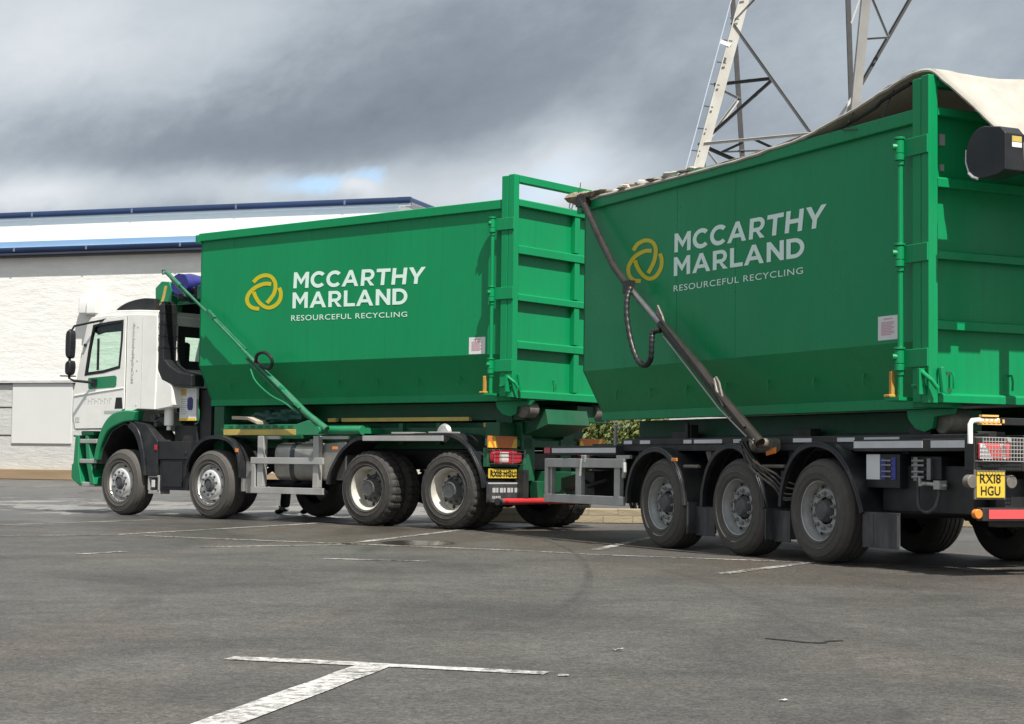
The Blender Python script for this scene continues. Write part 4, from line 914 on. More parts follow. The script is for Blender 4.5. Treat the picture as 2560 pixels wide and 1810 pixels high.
b = MB(); b.box(7.60, 7.20, -.6, .6, 3.19, 3.24); b.tube([(7.45, .8, 3.2), (7.45, .8, 3.30)], .06, 12); b.build('roof_hatch', 'black', cab, bevel=.01)
b = MB()                                                             # air intake stack
b.box(5.965, 6.085, .925, 1.19, 2.40, 3.29); b.box(6.0, 6.10, .95, 1.15, 3.26, 3.33)
P = [(6.09, 2.46), (6.05, 2.26), (5.86, 2.12), (5.55, 2.03), (5.25, 2.01)]
b.prism([(6.09, 2.42), (6.10, 2.28), (5.99, 2.10), (5.72, 2.02), (5.28, 1.99), (5.28, 2.17), (5.60, 2.22), (5.83, 2.33), (5.93, 2.42)], .93, 1.189); b.build('air_intake', 'black', tk, bevel=.02)
b = MB()
for z in (2.6, 2.78, 2.96, 3.14): q_ = MB(); q_.box(5.96, 6.09, .92, 1.195, z, z + .02); q_.build('intake_rib', 'black_gloss', tk)
b.cyl((6.0, 1.19, 3.02), (6.0, 1.205, 3.02), .02, 8); b.build('intake_knob', 'black_gloss', tk)
b = MB()                                                             # hydraulic sheeting box
b.prism([(6.52, 3.31), (6.53, 3.58), (6.38, 3.68), (6.20, 3.66), (6.12, 3.50), (6.14, 3.31)], .80, .92); b.prism([(6.52, 3.31), (6.53, 3.58), (6.38, 3.68), (6.20, 3.66), (6.12, 3.50), (6.14, 3.31)], -.80, -.92)
b.box(6.2, 6.45, -.85, .85, 3.36, 3.48); b.box(5.3, 6.2, .76, .80, 3.30, 3.36); b.box(5.3, 6.2, -.76, -.80, 3.30, 3.36); b.box(6.13, 6.30, .70, .80, 3.20, 3.40); b.box(6.13, 6.30, -.70, -.80, 3.20, 3.40); b.box(5.86, 5.98, .60, .70, 1.1, 2.0)
sb = b.build('sheeting_frame', 'green_light', tk, bevel=.008)
b = MB(); b.prism([(6.33, 3.33), (6.38, 3.35), (6.34, 3.46), (6.30, 3.60), (6.24, 3.60), (6.28, 3.44)], .9205, .927); b.box(6.24, 6.42, .9205, .926, 3.295, 3.33); b.build('yellow_strip', 'yellow', sb)
# green front: bumper, steps, arch
b = MB()
b.prism([(8.12, 1.25), (8.16, .80), (8.20, .78), (8.20, .56), (8.03, .46), (7.92, .46), (8.02, .80), (8.02, 1.25)], -1.2, 1.2); b.prism([(7.88, 1.25), (7.80, 1.25), (7.70, .80), (7.60, .46), (7.72, .46), (7.82, .78)], .75, 1.19)
b.prism([(7.88, 1.25), (7.80, 1.25), (7.70, .80), (7.60, .46), (7.72, .46), (7.82, .78)], -.75, -1.19); b.box(7.6, 8.02, -.8, .8, .50, 1.28); b.box(7.70, 8.02, .9, 1.16, 1.25, 1.32)
bp_ = b.build('bumper', 'green_light', tk, bevel=.015)
for z in (1.12, .80): b = MB(); b.box(7.56, 8.00, .80, 1.195, z, z + .07); b.build('step', 'alu', bp_, bevel=.01)
b = MB(); b.box(7.62, 8.02, .85, 1.18, .43, .50); b.build('step', 'alu', bp_, bevel=.01)
b = MB(); b.cyl((7.57, 1.15, .75), (7.57, 1.21, .75), .03, 10); b.build('marker', 'black', bp_)
AO = spl2([(6.54, 1.63), (6.85, 1.64), (7.14, 1.58), (7.36, 1.40), (7.50, 1.12), (7.57, .85)], 5); AI = spl2([(6.60, 1.47), (6.80, 1.455), (6.95, 1.42), (7.22, 1.31), (7.40, 1.07), (7.48, .84)], 5)
b = MB(); b.prism(AO + AI[::-1], 1.05, 1.25); b.build('wheel_arch', 'green_light', tk, bevel=.025, seg=3)
b = MB(); b.sheet([(6.3, .9), (6.4, 1.2), (6.62, 1.40), (6.85, 1.44), (7.15, 1.32), (7.36, 1.05), (7.42, .8)], .5, 1.22, .02); b.build('inner_arch', 'chassis', tk)
RO = spl2([(6.66, 1.47), (6.50, 1.36), (6.40, 1.20), (6.31, .90), (6.265, .62)], 5); RI = spl2([(6.74, 1.38), (6.58, 1.27), (6.47, 1.10), (6.385, .86), (6.33, .62)], 5)
b = MB(); b.prism(RO + RI[::-1], .92, 1.24); b.prism([(6.66, 1.475), (6.30, 1.42), (6.02, 1.16), (6.02, .62), (6.262, .62), (6.30, .90), (6.39, 1.20), (6.50, 1.365)], .85, 1.215); b.build('mudguard', 'black_gloss', tk, bevel=.012)
b = MB(); b.box(6.02, 6.08, 1.216, 1.228, 1.02, 1.10); b.build('marker_lamp', 'lens_red', tk, bevel=.004)
b = MB(); b.box(5.26, 6.0, .70, 1.20, .88, 1.155); b.box(5.30, 5.99, .72, 1.18, .41, .875); b.box(5.45, 5.9, 1.18, 1.20, .46, .84)
b.cyl((5.36, 1.2, .98), (5.36, 1.212, .98), .025, 10); b.cyl((5.34, 1.2, .90), (5.34, 1.212, .90), .014, 10); b.build('battery_box', 'black', tk, bevel=.012)
b = MB(); b.box(5.98, 6.25, .98, 1.19, .345, .40); b.box(5.98, 6.01, .98, 1.20, .40, .60); b.box(6.22, 6.25, .98, 1.20, .40, .60); b.box(5.98, 6.25, .98, 1.20, .60, .63); b.build('cab_step', 'alu', tk, bevel=.006)
b = MB(); b.box(6.08, 6.15, 1.195, 1.205, .45, .56); b.build('step_reflector', 'white_ref', tk)
def guard(pts, y0=.88, y1=1.26, nm='mudguard'):
    P = spl2(pts, 5); b = MB(); b.sheet(P, y0, y1, .022); b.sheet(P, y1 - .045, y1 + .004, -.03 + .0); b.sheet([(x, z) for x, z in P], y1 - .16, y1 - .13, -.012); return b.build(nm, 'black_gloss', tk, bevel=.005)
guard([(5.32, .62), (5.28, .80), (5.14, 1.02), (4.90, 1.18), (4.62, 1.22), (4.34, 1.17), (4.15, 1.01), (4.08, .80), (4.06, .62)])
b = MB(); b.box(4.05, 4.10, .86, 1.20, .42, .70); b.box(3.86, 4.04, .92, 1.16, .40, .86); b.build('mudguard_bracket', 'tank', tk, bevel=.006)
b = MB(); b.box(4.10, 4.16, 1.265, 1.275, 1.00, 1.05); b.build('marker_lamp', 'lens_amber', tk)
g34 = guard([(2.25, .56), (2.20, .72), (2.10, .88), (1.98, 1.02), (1.75, 1.17), (1.50, 1.215), (1.0, 1.235), (.5, 1.25), (.06, 1.255), (-.15, 1.22), (-.34, 1.11), (-.48, .94), (-.59, .75), (-.64, .56)], .68, 1.26)
b = MB(); b.box(.06, 1.535, 1.262, 1.292, 1.165, 1.235); b.box(.62, 1.02, 1.0, 1.26, 1.262, 1.285); b.box(0, .34, 1.0, 1.26, 1.27, 1.29); b.build('guard_rail', 'alu', g34, bevel=.004)
b = MB(); b.lathe([(.0, -.05), (.10, -.04), (.125, 0), (.10, .04), (0, .05)], 20, c=(.30, .98, 1.28)); b.build('lamp_dome', 'alu', tk)
b = MB(); b.box(2.04, 2.14, 1.262, 1.275, 1.045, 1.085); b.build('marker_lamp', 'lens_amber', tk, bevel=.004)
# tank and side guard
b = MB(); P = spl2([(0.78, .66), (.86, .61), (1.02, .61), (1.10, .70), (1.11, .88), (1.09, 1.06), (1.0, 1.13), (.84, 1.13), (.76, 1.06), (.75, .86), (.78, .66)], 3); b.prism(P[:-1], 2.62, 3.50, 'x'); tn = b.build('fuel_tank', 'tank', tk, bevel=.02, seg=3, angle=50)
b = MB(); b.prism([(y + (y - .93) * .03, z + (z - .87) * .03) for y, z in P[:-1]], 3.08, 3.17, 'x'); b.build('strap', 'grey_plastic', tn)
b = MB(); b.cyl((2.85, .95, 1.12), (2.85, .95, 1.19), .055, 16); b.tube([(2.95, 1.0, 1.14), (2.7, 1.0, 1.16)], .02, 8); b.build('filler_cap', 'alu', tn)
b = MB(); b.prism([(2.02, .62), (2.50, .60), (2.54, .70), (2.54, 1.06), (2.48, 1.14), (2.04, 1.17)], .74, 1.10); b.build('adblue_tank', 'tank', tk, bevel=.03, seg=3)
b = MB()
b.box(2.345, 3.85, 1.215, 1.25, .832, .925); b.box(2.335, 3.84, 1.215, 1.25, .405, .497); b.box(3.755, 3.83, 1.216, 1.248, .497, .832)
b.box(3.62, 3.745, 1.13, 1.214, .50, 1.235); b.box(2.475, 2.585, 1.13, 1.214, .50, 1.235); b.box(3.35, 3.745, 1.10, 1.15, 1.19, 1.236); b.box(1.95, 2.585, 1.10, 1.15, 1.19, 1.236); b.box(3.62, 3.78, 1.05, 1.21, .40, .50)
b.build('side_guard', 'alu', tk, bevel=.006)
b = MB()
b.box(2.34, 3.85, -1.215, -1.25, .832, .925); b.box(2.34, 3.85, -1.215, -1.25, .405, .497); b.box(3.62, 3.745, -1.13, -1.214, .40, 1.235); b.box(2.475, 2.585, -1.13, -1.214, .40, 1.235); b.build('side_guard', 'alu', tk, bevel=.006)
# behind-cab clutter
b = MB()
b.box(5.45, 6.05, -.85, .70, 1.07, 1.62); b.box(5.15, 5.40, .1, .9, 1.07, 1.95); b.box(5.42, 5.95, .55, .94, 1.10, 1.40); b.box(5.1, 6.0, -.95, -.3, 1.62, 2.2); b.box(5.80, 6.08, -.4, .80, 1.62, 2.0)
for i in range(7):
    y = .2 + .1 * i; b.tube([(5.95, y, 1.45), (5.75 - .03 * i, y + .1, 1.30 + .06 * i), (5.5, y + .05, 1.25 + .08 * (i % 3)), (5.25, y - .1, 1.15)], .022, 7, smooth=5)
b.build('engine_equipment', 'chassis', tk, bevel=.006)
b = MB()
for i, (x, z) in enumerate(((6.28, 1.52), (6.22, 1.42), (6.34, 1.36), (6.15, 1.56))): b.cyl((x, 1.0, z), (x, 1.10, z), .05 - .006 * i, 10)
b.tube([(6.35, 1.1, 1.55), (6.2, 1.12, 1.46), (6.05, 1.12, 1.52)], .014, 6); b.build('air_valve', 'grey_plastic', tk)
b = MB(); b.cyl((5.995, 1.02, 1.40), (5.995, 1.02, 1.66), .075, 20); b.cyl((5.995, 1.02, 1.66), (5.995, 1.02, 1.71), .085, 20); b.cyl((5.995, 1.02, 1.33), (5.995, 1.02, 1.40), .035, 12); b.build('filter', ['white'], tk, bevel=.006)
b = MB(); b.box(5.385, 5.775, .95, 1.0, 1.475, 1.98); pn_ = b.build('control_panel', 'paper', tk, bevel=.004, label='control panel with yellow corner label and blue strip')
b = MB(); b.box(5.62, 5.745, 1.0002, 1.003, 1.86, 1.965); b.build('yellow_label', 'yellow', pn_)
b = MB(); b.box(5.385, 5.775, 1.0002, 1.003, 1.476, 1.515); b.build('orange_label', 'yel_ref', pn_)
b = MB(); b.prism([(5.48, 1.64), (5.56, 1.64), (5.58, 1.68), (5.58, 1.80), (5.55, 1.835), (5.49, 1.835), (5.46, 1.80), (5.46, 1.68)], 1.0002, 1.012); b.build('grip', 'blue_print', pn_)
b = MB()
for i in range(8): b.box(5.74, 5.60 + .02 * (i % 3), 1.0002, 1.002, 1.80 - i * .032, 1.812 - i * .032)
b.build('print', 'grey_print', pn_)
b = MB(); b.tube([(5.36, 1.0, 1.80), (5.28, 1.03, 1.62), (5.30, 1.02, 1.46), (5.42, .98, 1.42)], .010, 6, smooth=6); b.build('hose', 'green_light', tk)
# mirrors
def mirror(s_):
    b = MB(); b.tube([(7.40, s_ * 1.20, 3.10), (7.92, s_ * 1.42, 3.0), (7.98, s_ * 1.45, 2.90)], .018, 8); b.tube([(7.98, s_ * 1.45, 2.95), (7.98, s_ * 1.45, 2.16), (7.90, s_ * 1.42, 2.12), (7.62, s_ * 1.22, 2.09)], .022, 8)
    b.box(7.55, 7.68, s_ * 1.19, s_ * 1.25, 2.03, 2.15); b.tube([(8.15, s_ * 1.5, 2.20), (7.85, s_ * 1.42, 2.19)], .012, 6); r = b.build('mirror_arm', 'black', tk)
    b = MB(); b.prism(spl2([(7.90, 2.50), (7.885, 2.70), (7.90, 2.90), (7.95, 2.93), (8.01, 2.88), (8.02, 2.70), (8.01, 2.53), (7.95, 2.47)], 3), s_ * 1.40, s_ * 1.52); b.build('mirror', 'black', r, bevel=.03, seg=3)
    b = MB(); b.prism(spl2([(7.90, 2.24), (7.88, 2.33), (7.90, 2.43), (7.95, 2.44), (8.01, 2.40), (8.02, 2.32), (8.01, 2.24), (7.95, 2.20)], 3), s_ * 1.39, s_ * 1.52); b.build('wide_mirror', 'black', r, bevel=.03, seg=3)
mirror(1); mirror(-1)
b = MB(); b.cyl((7.86, 1.225, 2.70), (7.86, 1.26, 2.70), .025, 8); b.build('indicator', 'black', cab)
# cab interior
for s_ in (1, -1):
    b = MB(); b.prism([(6.45, 1.75), (6.95, 1.75), (6.98, 2.12), (6.60, 2.15), (6.48, 2.75), (6.36, 2.75), (6.40, 2.1)], s_ * .30, s_ * .80); b.build('seat', 'seat', cab, bevel=.05)
b = MB(); b.prism([(7.55, 1.72), (8.05, 1.72), (8.05, 2.16), (7.70, 2.14), (7.55, 2.0)], -1.1, 1.1); b.tube([(7.35 + .07 * sin(a), -.55 + .2 * cos(a), 2.15 + .16 * sin(a)) for a in [i * pi / 9 for i in range(19)]], .014, 6); b.build('dashboard', 'seat', cab)
# ---- sheeting arm
b = MB()
b.tube([(2.25, 1.28, 1.32), (2.63, 1.31, 1.55), (3.16, 1.34, 1.945), (3.80, 1.36, 2.38)], .048, 12, rr=lambda i: (1.15, 1, .9, .75)[i])
b.tube([(2.70, 1.38, 1.62), (3.30, 1.40, 2.06), (3.92, 1.40, 2.50)], .02, 8); b.tube([(2.75, 1.34, 1.55), (3.30, 1.36, 1.96), (3.85, 1.38, 2.36)], .014, 8)
b.tube([(3.72, 1.36, 2.34), (4.68, 1.35, 3.02), (5.50, 1.30, 3.55)], .021, 10); b.tube([(3.9, 1.33, 2.50), (4.70, 1.33, 3.06)], .012, 8)
b.tube([(5.46, 1.30, 3.52), (5.86, 1.25, 3.76)], .034, 10); b.tube([(5.30, 1.30, 3.36), (5.62, 1.22, 3.54), (5.86, 1.15, 3.68)], .03, 8); b.tube([(5.84, 1.24, 3.73), (5.90, 1.24, 3.80), (5.98, 1.24, 3.80), (5.97, 1.24, 3.74), (5.88, 1.24, 3.74)], .012, 6)
b.bar((4.60, 1.35, 2.98), (4.76, 1.35, 3.10), .06)
arm = b.build('sheeting_arm', 'arm_green', tk)
b = MB(); b.tube([(3.62, 1.40, 2.30), (3.52, 1.46, 2.40), (3.36, 1.48, 2.43), (3.24, 1.47, 2.37), (3.22, 1.44, 2.28), (3.32, 1.41, 2.20), (3.50, 1.40, 2.25), (3.60, 1.39, 2.33)], .026, 8, smooth=6); b.build('hose_loop', 'black', arm)
b = MB(); b.tube([(3.70, 1.42, 2.20), (3.55, 1.45, 2.02), (3.25, 1.44, 1.82), (2.98, 1.40, 1.70), (2.8, 1.36, 1.58)], .011, 6, smooth=6)
for x, z in ((2.72, 1.63), (3.05, 1.88), (3.5, 2.2)): b.bar((x, 1.36, z), (x + .03, 1.43, z + .06), .04)
b.build('hose', 'green_light', arm)
b = MB(); b.tube([(1.70, 1.12, 1.315), (2.42, 1.12, 1.315)], .066, 16); b.tube([(2.36, 1.02, 1.31), (2.36, 1.36, 1.31)], .055, 14); b.box(1.72, 2.1, .7, 1.06, 1.27, 1.35); b.build('arm_pivot', 'green_light', tk, bevel=.004)
# ---- rear
b = MB(); b.box(-.68, -.60, .62, 1.23, .83, 1.08); b.box(-.66, -.58, -.62, -1.23, .83, 1.08); b.box(-.70, -.58, .28, .52, .65, 1.22); b.box(-.70, -.58, -.28, -.52, .65, 1.22); b.box(-.68, -.60, -1.2, 1.2, 1.10, 1.20); b.prism([(.05, .42), (.30, .42), (.33, .65), (.05, .65)], -.78, -.64, 'x'); b.prism([(-.05, .42), (-.30, .42), (-.33, .65), (-.05, .65)], -.78, -.64, 'x')
b.box(-1.25, -.5, -.18, .18, .50, .78); b.box(-.58, -.30, -.9, .62, 1.20, 1.66); b.box(-1.0, -.58, -.95, -.25, 1.45, 1.67); b.prism([(-.60, 1.22), (-.60, 1.60), (-1.05, 1.60), (-1.1, 1.40)], -.40, .50); b.build('tail_frame', 'green_dull', tk, bevel=.008)
b = MB()
for s_, nm in ((1, 0), (-1, 1)):
    b = MB(); b.box(-.72, -.70, s_ * .68, s_ * 1.27, 1.08, 1.235); mk = b.build('marker_board', 'orange_ref', tk, bevel=.003, label='orange and yellow slanted marker board')
    b = MB()
    b.prism([(s_ * 1.268, 1.083), (s_ * 1.268, 1.14), (s_ * 1.235, 1.17), (s_ * 1.165, 1.083)], -.7215, -.7205, 'x'); b.prism([(s_ * 1.13, 1.083), (s_ * 1.06, 1.083), (s_ * 1.14, 1.233), (s_ * 1.20, 1.233)], -.7215, -.7205, 'x')
    b.prism([(s_ * 1.10, 1.083), (s_ * 1.14, 1.083), (s_ * 1.22, 1.233), (s_ * 1.25, 1.233)][::1], -.7215, -.7205, 'x') if 0 else None
    b.prism([(s_ * .80, 1.083), (s_ * .69, 1.083), (s_ * .685, 1.20), (s_ * .74, 1.20)], -.7215, -.7205, 'x'); b.build('stripe', 'yel_ref', mk)
    b = MB(); b.prism(spl2([(s_ * 1.21, .97), (s_ * 1.18, 1.03), (s_ * .95, 1.045), (s_ * .66, 1.03), (s_ * .62, .96), (s_ * .66, .89), (s_ * .95, .875), (s_ * 1.18, .89), (s_ * 1.21, .97)], 3)[:-1], -.755, -.69, 'x'); la = b.build('tail_lamp', 'lens_red', tk, bevel=.012)
    b = MB(); b.box(-.760, -.75, s_ * .90, s_ * 1.08, .895, 1.025); b.build('clear_lens', 'lens_clear', la, bevel=.003)
    b = MB()
    for y in (1.22, 1.09, .85, .6): b.tube([(-.69, s_ * y, 1.055), (-.79, s_ * y, 1.05), (-.79, s_ * y, .875), (-.69, s_ * y, .87)], .004, 5)
    for z in (1.055, 1.01, .91, .87): b.tube([(-.79, s_ * 1.22, z), (-.79, s_ * .6, z)], .004, 5)
    b.build('lamp_guard', 'steel', la)
b = MB(); b.box(-.70, -.69, .66, 1.23, .685, .81); pl = b.build('number_plate', 'plate_y', tk, bevel=.003)
lettering('RXI8 HGU', 'plate_lettering', lambda u, v: (-.7035, 1.20 - .51 * u, .702 + .088 * v), 'ink', pl, embolden=.012)
for s_ in (1, -1):
    b = MB(); b.box(-.70, -.68, s_ * .62, s_ * 1.25, .37, .635); fp = b.build('mud_flap', 'grey_plastic', tk, bevel=.004)
    b = MB()
    for i in range(7): b.box(-.7035, -.7, s_ * (1.15 - i * .075), s_ * (1.09 - i * .075 + .02 * (i % 2)), .50, .56)
    for i in range(5): b.box(-.7035, -.7, s_ * (1.15 - i * .035), s_ * (1.13 - i * .035), .42, .455)
    b.box(-.705, -.7, s_ * .64, s_ * 1.24, .61, .63); b.build('raised_lettering', 'grey_print', fp)
b = MB(); b.tube([(-.80, -1.09, .385), (-.80, 1.09, .385)], .042, 14); b.build('underrun_bar', 'red', tk)
for s_ in (1, -1):
    b = MB(); b.tube([(-.80, s_ * 1.085, .385), (-.80, s_ * 1.17, .385)], .046, 14); b.build('bar_end', 'grey_plastic', tk)
    b = MB(); b.box(-.82, -.62, s_ * .55, s_ * .65, .36, .80); b.build('bar_bracket', 'chassis', tk, bevel=.005)
b = MB(); b.box(-.66, -.62, -.69, -1.03, 1.16, 1.21) ; b.build('marker_edge', 'orange_ref', tk)

# container on the lorry
ct = empty('waste_container', TO, TA + pi / 2, 'green open roll-off container with a hooped rear door on the lorry', 'skip container', 'roll-off waste containers')
container(ct, 'truck', -1.12, 5.09, 1.695, 4.303, 4.60)
b = MB(); b.box(5.10, 5.46, .55, .98, 3.34, 3.56); b.prism([(5.1, 3.2), (5.1, 3.6), (5.3, 3.5), (5.3, 3.3)], -.3, .3); b.build('hook_plate', 'green_light', ct, bevel=.02)

# things lying on the lorry
def lumpy(mb, c, r, seed, n=20, m_=12, amp=.35):
    V = []
    for i in range(m_ + 1):
        t_ = pi * i / m_; row = []
        for j in range(n):
            a = 2 * pi * j / n; d = Vector((sin(t_) * cos(a), sin(t_) * sin(a), cos(t_)))
            k = 1 + amp * mnoise.noise(d * 1.8 + Vector((seed, seed, 0))) + amp * .5 * mnoise.noise(d * 4.5 + Vector((0, seed, 0)))
            row.append(mb.v((c[0] + d.x * r[0] * k, c[1] + d.y * r[1] * k, c[2] + d.z * r[2] * k)))
        V.append(row)
    for A, B in zip(V, V[1:]):
        for j in range(n): mb.face([A[j], A[(j + 1) % n], B[(j + 1) % n], B[j]])
rt_ = empty('rolled_tarpaulin', TO, TA + pi / 2, 'blue rolled tarpaulin lying across the frame behind the cab', 'tarpaulin')
b = MB(); k = 30
ring = []
for i in range(k + 1):
    y = -.95 + 1.95 * i / k; rr = .165 * (1 + .12 * mnoise.noise(Vector((y * 3, 1, 0))))
    ring.append([b.v((5.80 + .05 * sin(y * 2) + rr * 1.25 * cos(a) * (1 + .10 * mnoise.noise(Vector((y * 4, a * 2, 3)))), y, 3.60 + rr * sin(a) * (1 + .14 * mnoise.noise(Vector((y * 5, a * 2, 8)))))) for a in [2 * pi * j / 18 for j in range(18)]])
for A, B in zip(ring, ring[1:]):
    for j in range(18): b.face([A[j], A[(j + 1) % 18], B[(j + 1) % 18], B[j]])
b.face(ring[0][::-1]); b.face(ring[-1]); b.build('roll', 'blue', rt_)
b = MB(); lumpy(b, (5.72, .62, 3.44), (.40, .36, .13), 3.3, amp=.5); lumpy(b, (5.62, .25, 3.52), (.42, .5, .13), 9.1, amp=.5); lumpy(b, (5.68, -.3, 3.42), (.35, .45, .1), 6.1); b.build('loose_fold', 'navy', rt_)
nb = empty('netting_bundle', TO, TA + pi / 2, 'crumpled dark green netting bundle on the lorry side deck', 'netting')
b = MB(); lumpy(b, (4.02, .80, 1.53), (.24, .16, .10), 1.7, amp=.5); lumpy(b, (3.62, .82, 1.51), (.36, .16, .085), 4.2, amp=.5); lumpy(b, (3.33, .85, 1.57), (.26, .14, .10), 8.8, amp=.5); b.build('netting', 'teal', nb)
pk = MB(); pk.prism([(4.45, 1.535), (4.10, 1.52), (3.90, 1.455), (3.90, 1.41), (4.10, 1.475), (4.45, 1.485)], .86, 1.10)
o = pk.build('plank', 'wood', bevel=.004); o.location = TO; o.rotation_euler = (0, 0, TA + pi / 2); tag(o, 'pale warped timber offcut lying on the lorry side deck', 'plank')
# ---------------------------------------------------------------- the trailer
LA = radians(25.642); LO = (3.9401, 16.5857, 0)
tl = empty('drawbar_trailer', LO, LA + pi / 2, 'black three axle drawbar trailer carrying a green container under canvas', 'trailer')
t1 = make_wheel('trailer', .478, .36, tl, 0, 1.25)
for x in (1.355, 2.82): copy_wheel(t1, x, 1.25, False, x * 2.3)
for x in (0, 1.355, 2.82): copy_wheel(t1, x, -1.25, True, x * 1.7 + 1)
for x in (0, 1.355, 2.82):
    b = MB(); b.tube([(x, -1.05, .478), (x, 1.05, .478)], .072, 12); b.lathe([(.05, -.80), (.17, -.79), (.17, -.62), (.05, -.61)], 20, c=(x, 0, .478)); b.lathe([(.05, .61), (.17, .62), (.17, .79), (.05, .80)], 20, c=(x, 0, .478))
    b.bar((x + .5, .52, .78), (x, .52, .40), .08, .05); b.bar((x + .5, -.52, .78), (x, -.52, .40), .08, .05); b.build('axle', 'chassis', tl)
b = MB()
for s_ in (1, -1):
    b.box(-2.10, 5.6, s_ * .48, s_ * .58, .78, 1.13); b.box(-2.10, 3.95, s_ * .581, s_ * 1.10, 1.085, 1.115); b.box(-2.10, 3.95, s_ * 1.06, s_ * 1.10, 1.03, 1.165)
    b.box(3.9, 5.65, s_ * .90, s_ * 1.195, .985, 1.095); b.box(-2.12, -.46, s_ * 1.10, s_ * 1.19, 1.02, 1.125)
    b.box(-2.14, -2.02, s_ * .40, s_ * 1.25, .86, 1.14); b.box(.2, 3.5, s_ * .60, s_ * .75, .70, .98)
for x in (-2.0, -1.0, .7, 2.1, 3.5, 4.6, 5.4): b.box(x - .05, x + .05, -1.05 if x < 4 else -.6, 1.05 if x < 4 else .6, .92, 1.08)
b.box(-1.9, -.7, .59, 1.05, .50, .90); b.box(-2.13, -2.05, -1.2, 1.2, .88, 1.02); b.box(-2.0, -1.9, .5, .9, .4, .8)
b.build('chassis_frame', 'chassis', tl, bevel=.008)
b = MB(); b.bar((5.6, .45, .75), (7.3, .05, .62), .14, .16); b.bar((5.6, -.45, .75), (7.3, -.05, .62), .14, .16); b.tube([(7.25, 0, .62), (7.6, 0, .62)], .06, 12); b.build('drawbar', 'chassis', tl, bevel=.01)
b = MB()
for s_ in (1, -1): b.box(-1.5, 4.4, s_ * .36, s_ * .66, 1.125, 1.20)
b.box(-1.7, 4.6, -.34, .34, 1.13, 1.17); b.box(2.95, 3.05, .70, .80, 1.0, 1.32); b.box(2.97, 3.03, .805, .83, 1.06, 1.34)
for x in (3.2, .9, -.9): b.box(x - .15, x + .15, .67, .80, 1.12, 1.25)
b.build('container_guide', 'chassis', tl, bevel=.006)
# white contour tape pieces on the side rail
for x0, x1 in ((3.70, 3.90 - .02), (3.30, 3.52), (2.60, 2.44), (2.39, 1.85), (1.64, 1.50), (.60, .30), (-.10, -.36), (-.50, -1.0)): b = MB(); b.box(x0, x1, 1.1005, 1.104, 1.11, 1.148); b.build('reflective_tape', 'white_ref', tl)
for x0, x1, y, z0, z1 in ((3.90, 5.47, 1.1955, 1.012, 1.068), (-.47, -1.42, 1.1905, 1.05, 1.11)):
    b = MB(); b.box(x0, x1, y, y + .0035, z0, z1); b.build('side_tape', 'white_ref', tl)
b = MB(); b.box(-1.53, -2.0, 1.1905, 1.194, 1.05, 1.11); b.build('side_tape', 'white_ref', tl)
b = MB(); b.box(5.50, 5.66, 1.1955, 1.21, 1.005, 1.075); b.build('marker_lamp', 'lens_red', tl, bevel=.005)
# front side guard
b = MB()
b.box(3.62, 5.56, 1.215, 1.25, .842, .945); b.box(3.63, 5.57, 1.215, 1.25, .425, .525); b.box(5.485, 5.56, 1.216, 1.249, .525, .842); b.box(3.775, 3.905, 1.16, 1.214, .50, .85); b.box(4.69, 4.83, 1.16, 1.214, .45, .90); b.box(5.44, 5.53, 1.16, 1.214, .45, .90)
b.box(4.52, 4.62, 1.19, 1.256, .90, .985); b.box(3.55, 3.85, 1.18, 1.22, .945, .985); b.tube([(3.60, 1.25, .90), (3.58, 1.26, .80), (3.62, 1.25, .74)], .025, 8); b.bar((4.60, 1.255, .94), (4.62, 1.265, .74), .03, .02); b.build('side_guard', 'alu', tl, bevel=.006)
b = MB(); b.box(3.62, 5.56, -1.215, -1.25, .842, .945); b.box(3.63, 5.57, -1.215, -1.25, .425, .525); b.box(4.69, 4.83, -1.16, -1.214, .45, .90); b.box(5.44, 5.53, -1.16, -1.214, .45, .90); b.box(3.775, 3.905, -1.16, -1.214, .45, .90); b.build('side_guard', 'alu', tl, bevel=.006)
b = MB(); b.box(4.95, 5.35, .5, .9, .48, .80); b.box(4.85, 5.40, .55, .95, .82, .98); b.tube([(5.3, .9, .7), (5.0, .95, .62), (4.8, .8, .7)], .03, 8); b.box(4.0, 4.1, .5, 1.1, .45, .95); split_build(b, 'tool_box', 'chassis', tl, bevel=.01)
b = MB(); b.tube([(4.35, .95, 1.10), (4.35, .95, 1.33), (4.22, .95, 1.33)], .02, 8); b.build('marker_pole', 'galv_grey', tl)
def tguard(pts, fx):
    P = spl2(pts, 5); b = MB(); b.sheet(P, .86, 1.262, .02); b.sheet(P, 1.21, 1.266, -.03); b.sheet(P, 1.06, 1.09, -.012); b.sheet(P, .95, .97, -.012); m_ = b.build('mudguard', 'black_gloss', tl, bevel=.005)
    b = MB(); b.box(fx, fx + .02, .88, 1.24, .175, .50) ; b.build('mud_flap', 'grey_plastic', m_, bevel=.004); return m_
tguard([(3.55, .46), (3.53, .62), (3.42, .84), (3.24, .98), (3.0, 1.045), (2.76, 1.025), (2.54, .90), (2.40, .72), (2.33, .46)], 2.29)
tguard([(2.0, .46), (1.98, .64), (1.88, .86), (1.72, 1.01), (1.48, 1.08), (1.25, 1.035), (1.06, .88), (.93, .70), (.86, .48)], .85)
m3 = tguard([(.60, .50), (.57, .68), (.47, .88), (.30, 1.03), (.06, 1.09), (-.22, 1.045), (-.43, .90), (-.58, .70), (-.68, .48)], -.69)
b = MB(); b.box(-.66, -1.17, 1.225, 1.24, .18, .49); b.box(-.78, -.82, 1.24, 1.246, .20, .47); b.box(-1.14, -1.16, 1.24, 1.246, .20, .47); b.build('mud_flap', 'grey_plastic', tl, bevel=.004, label='wide scuffed side flap')
for x0, x1 in ((2.29, 1.93), (.86, .60)):
    b = MB(); b.box(x0, x1, 1.12, 1.135, .16, .46); b.build('mud_flap', 'grey_plastic', tl, bevel=.004)
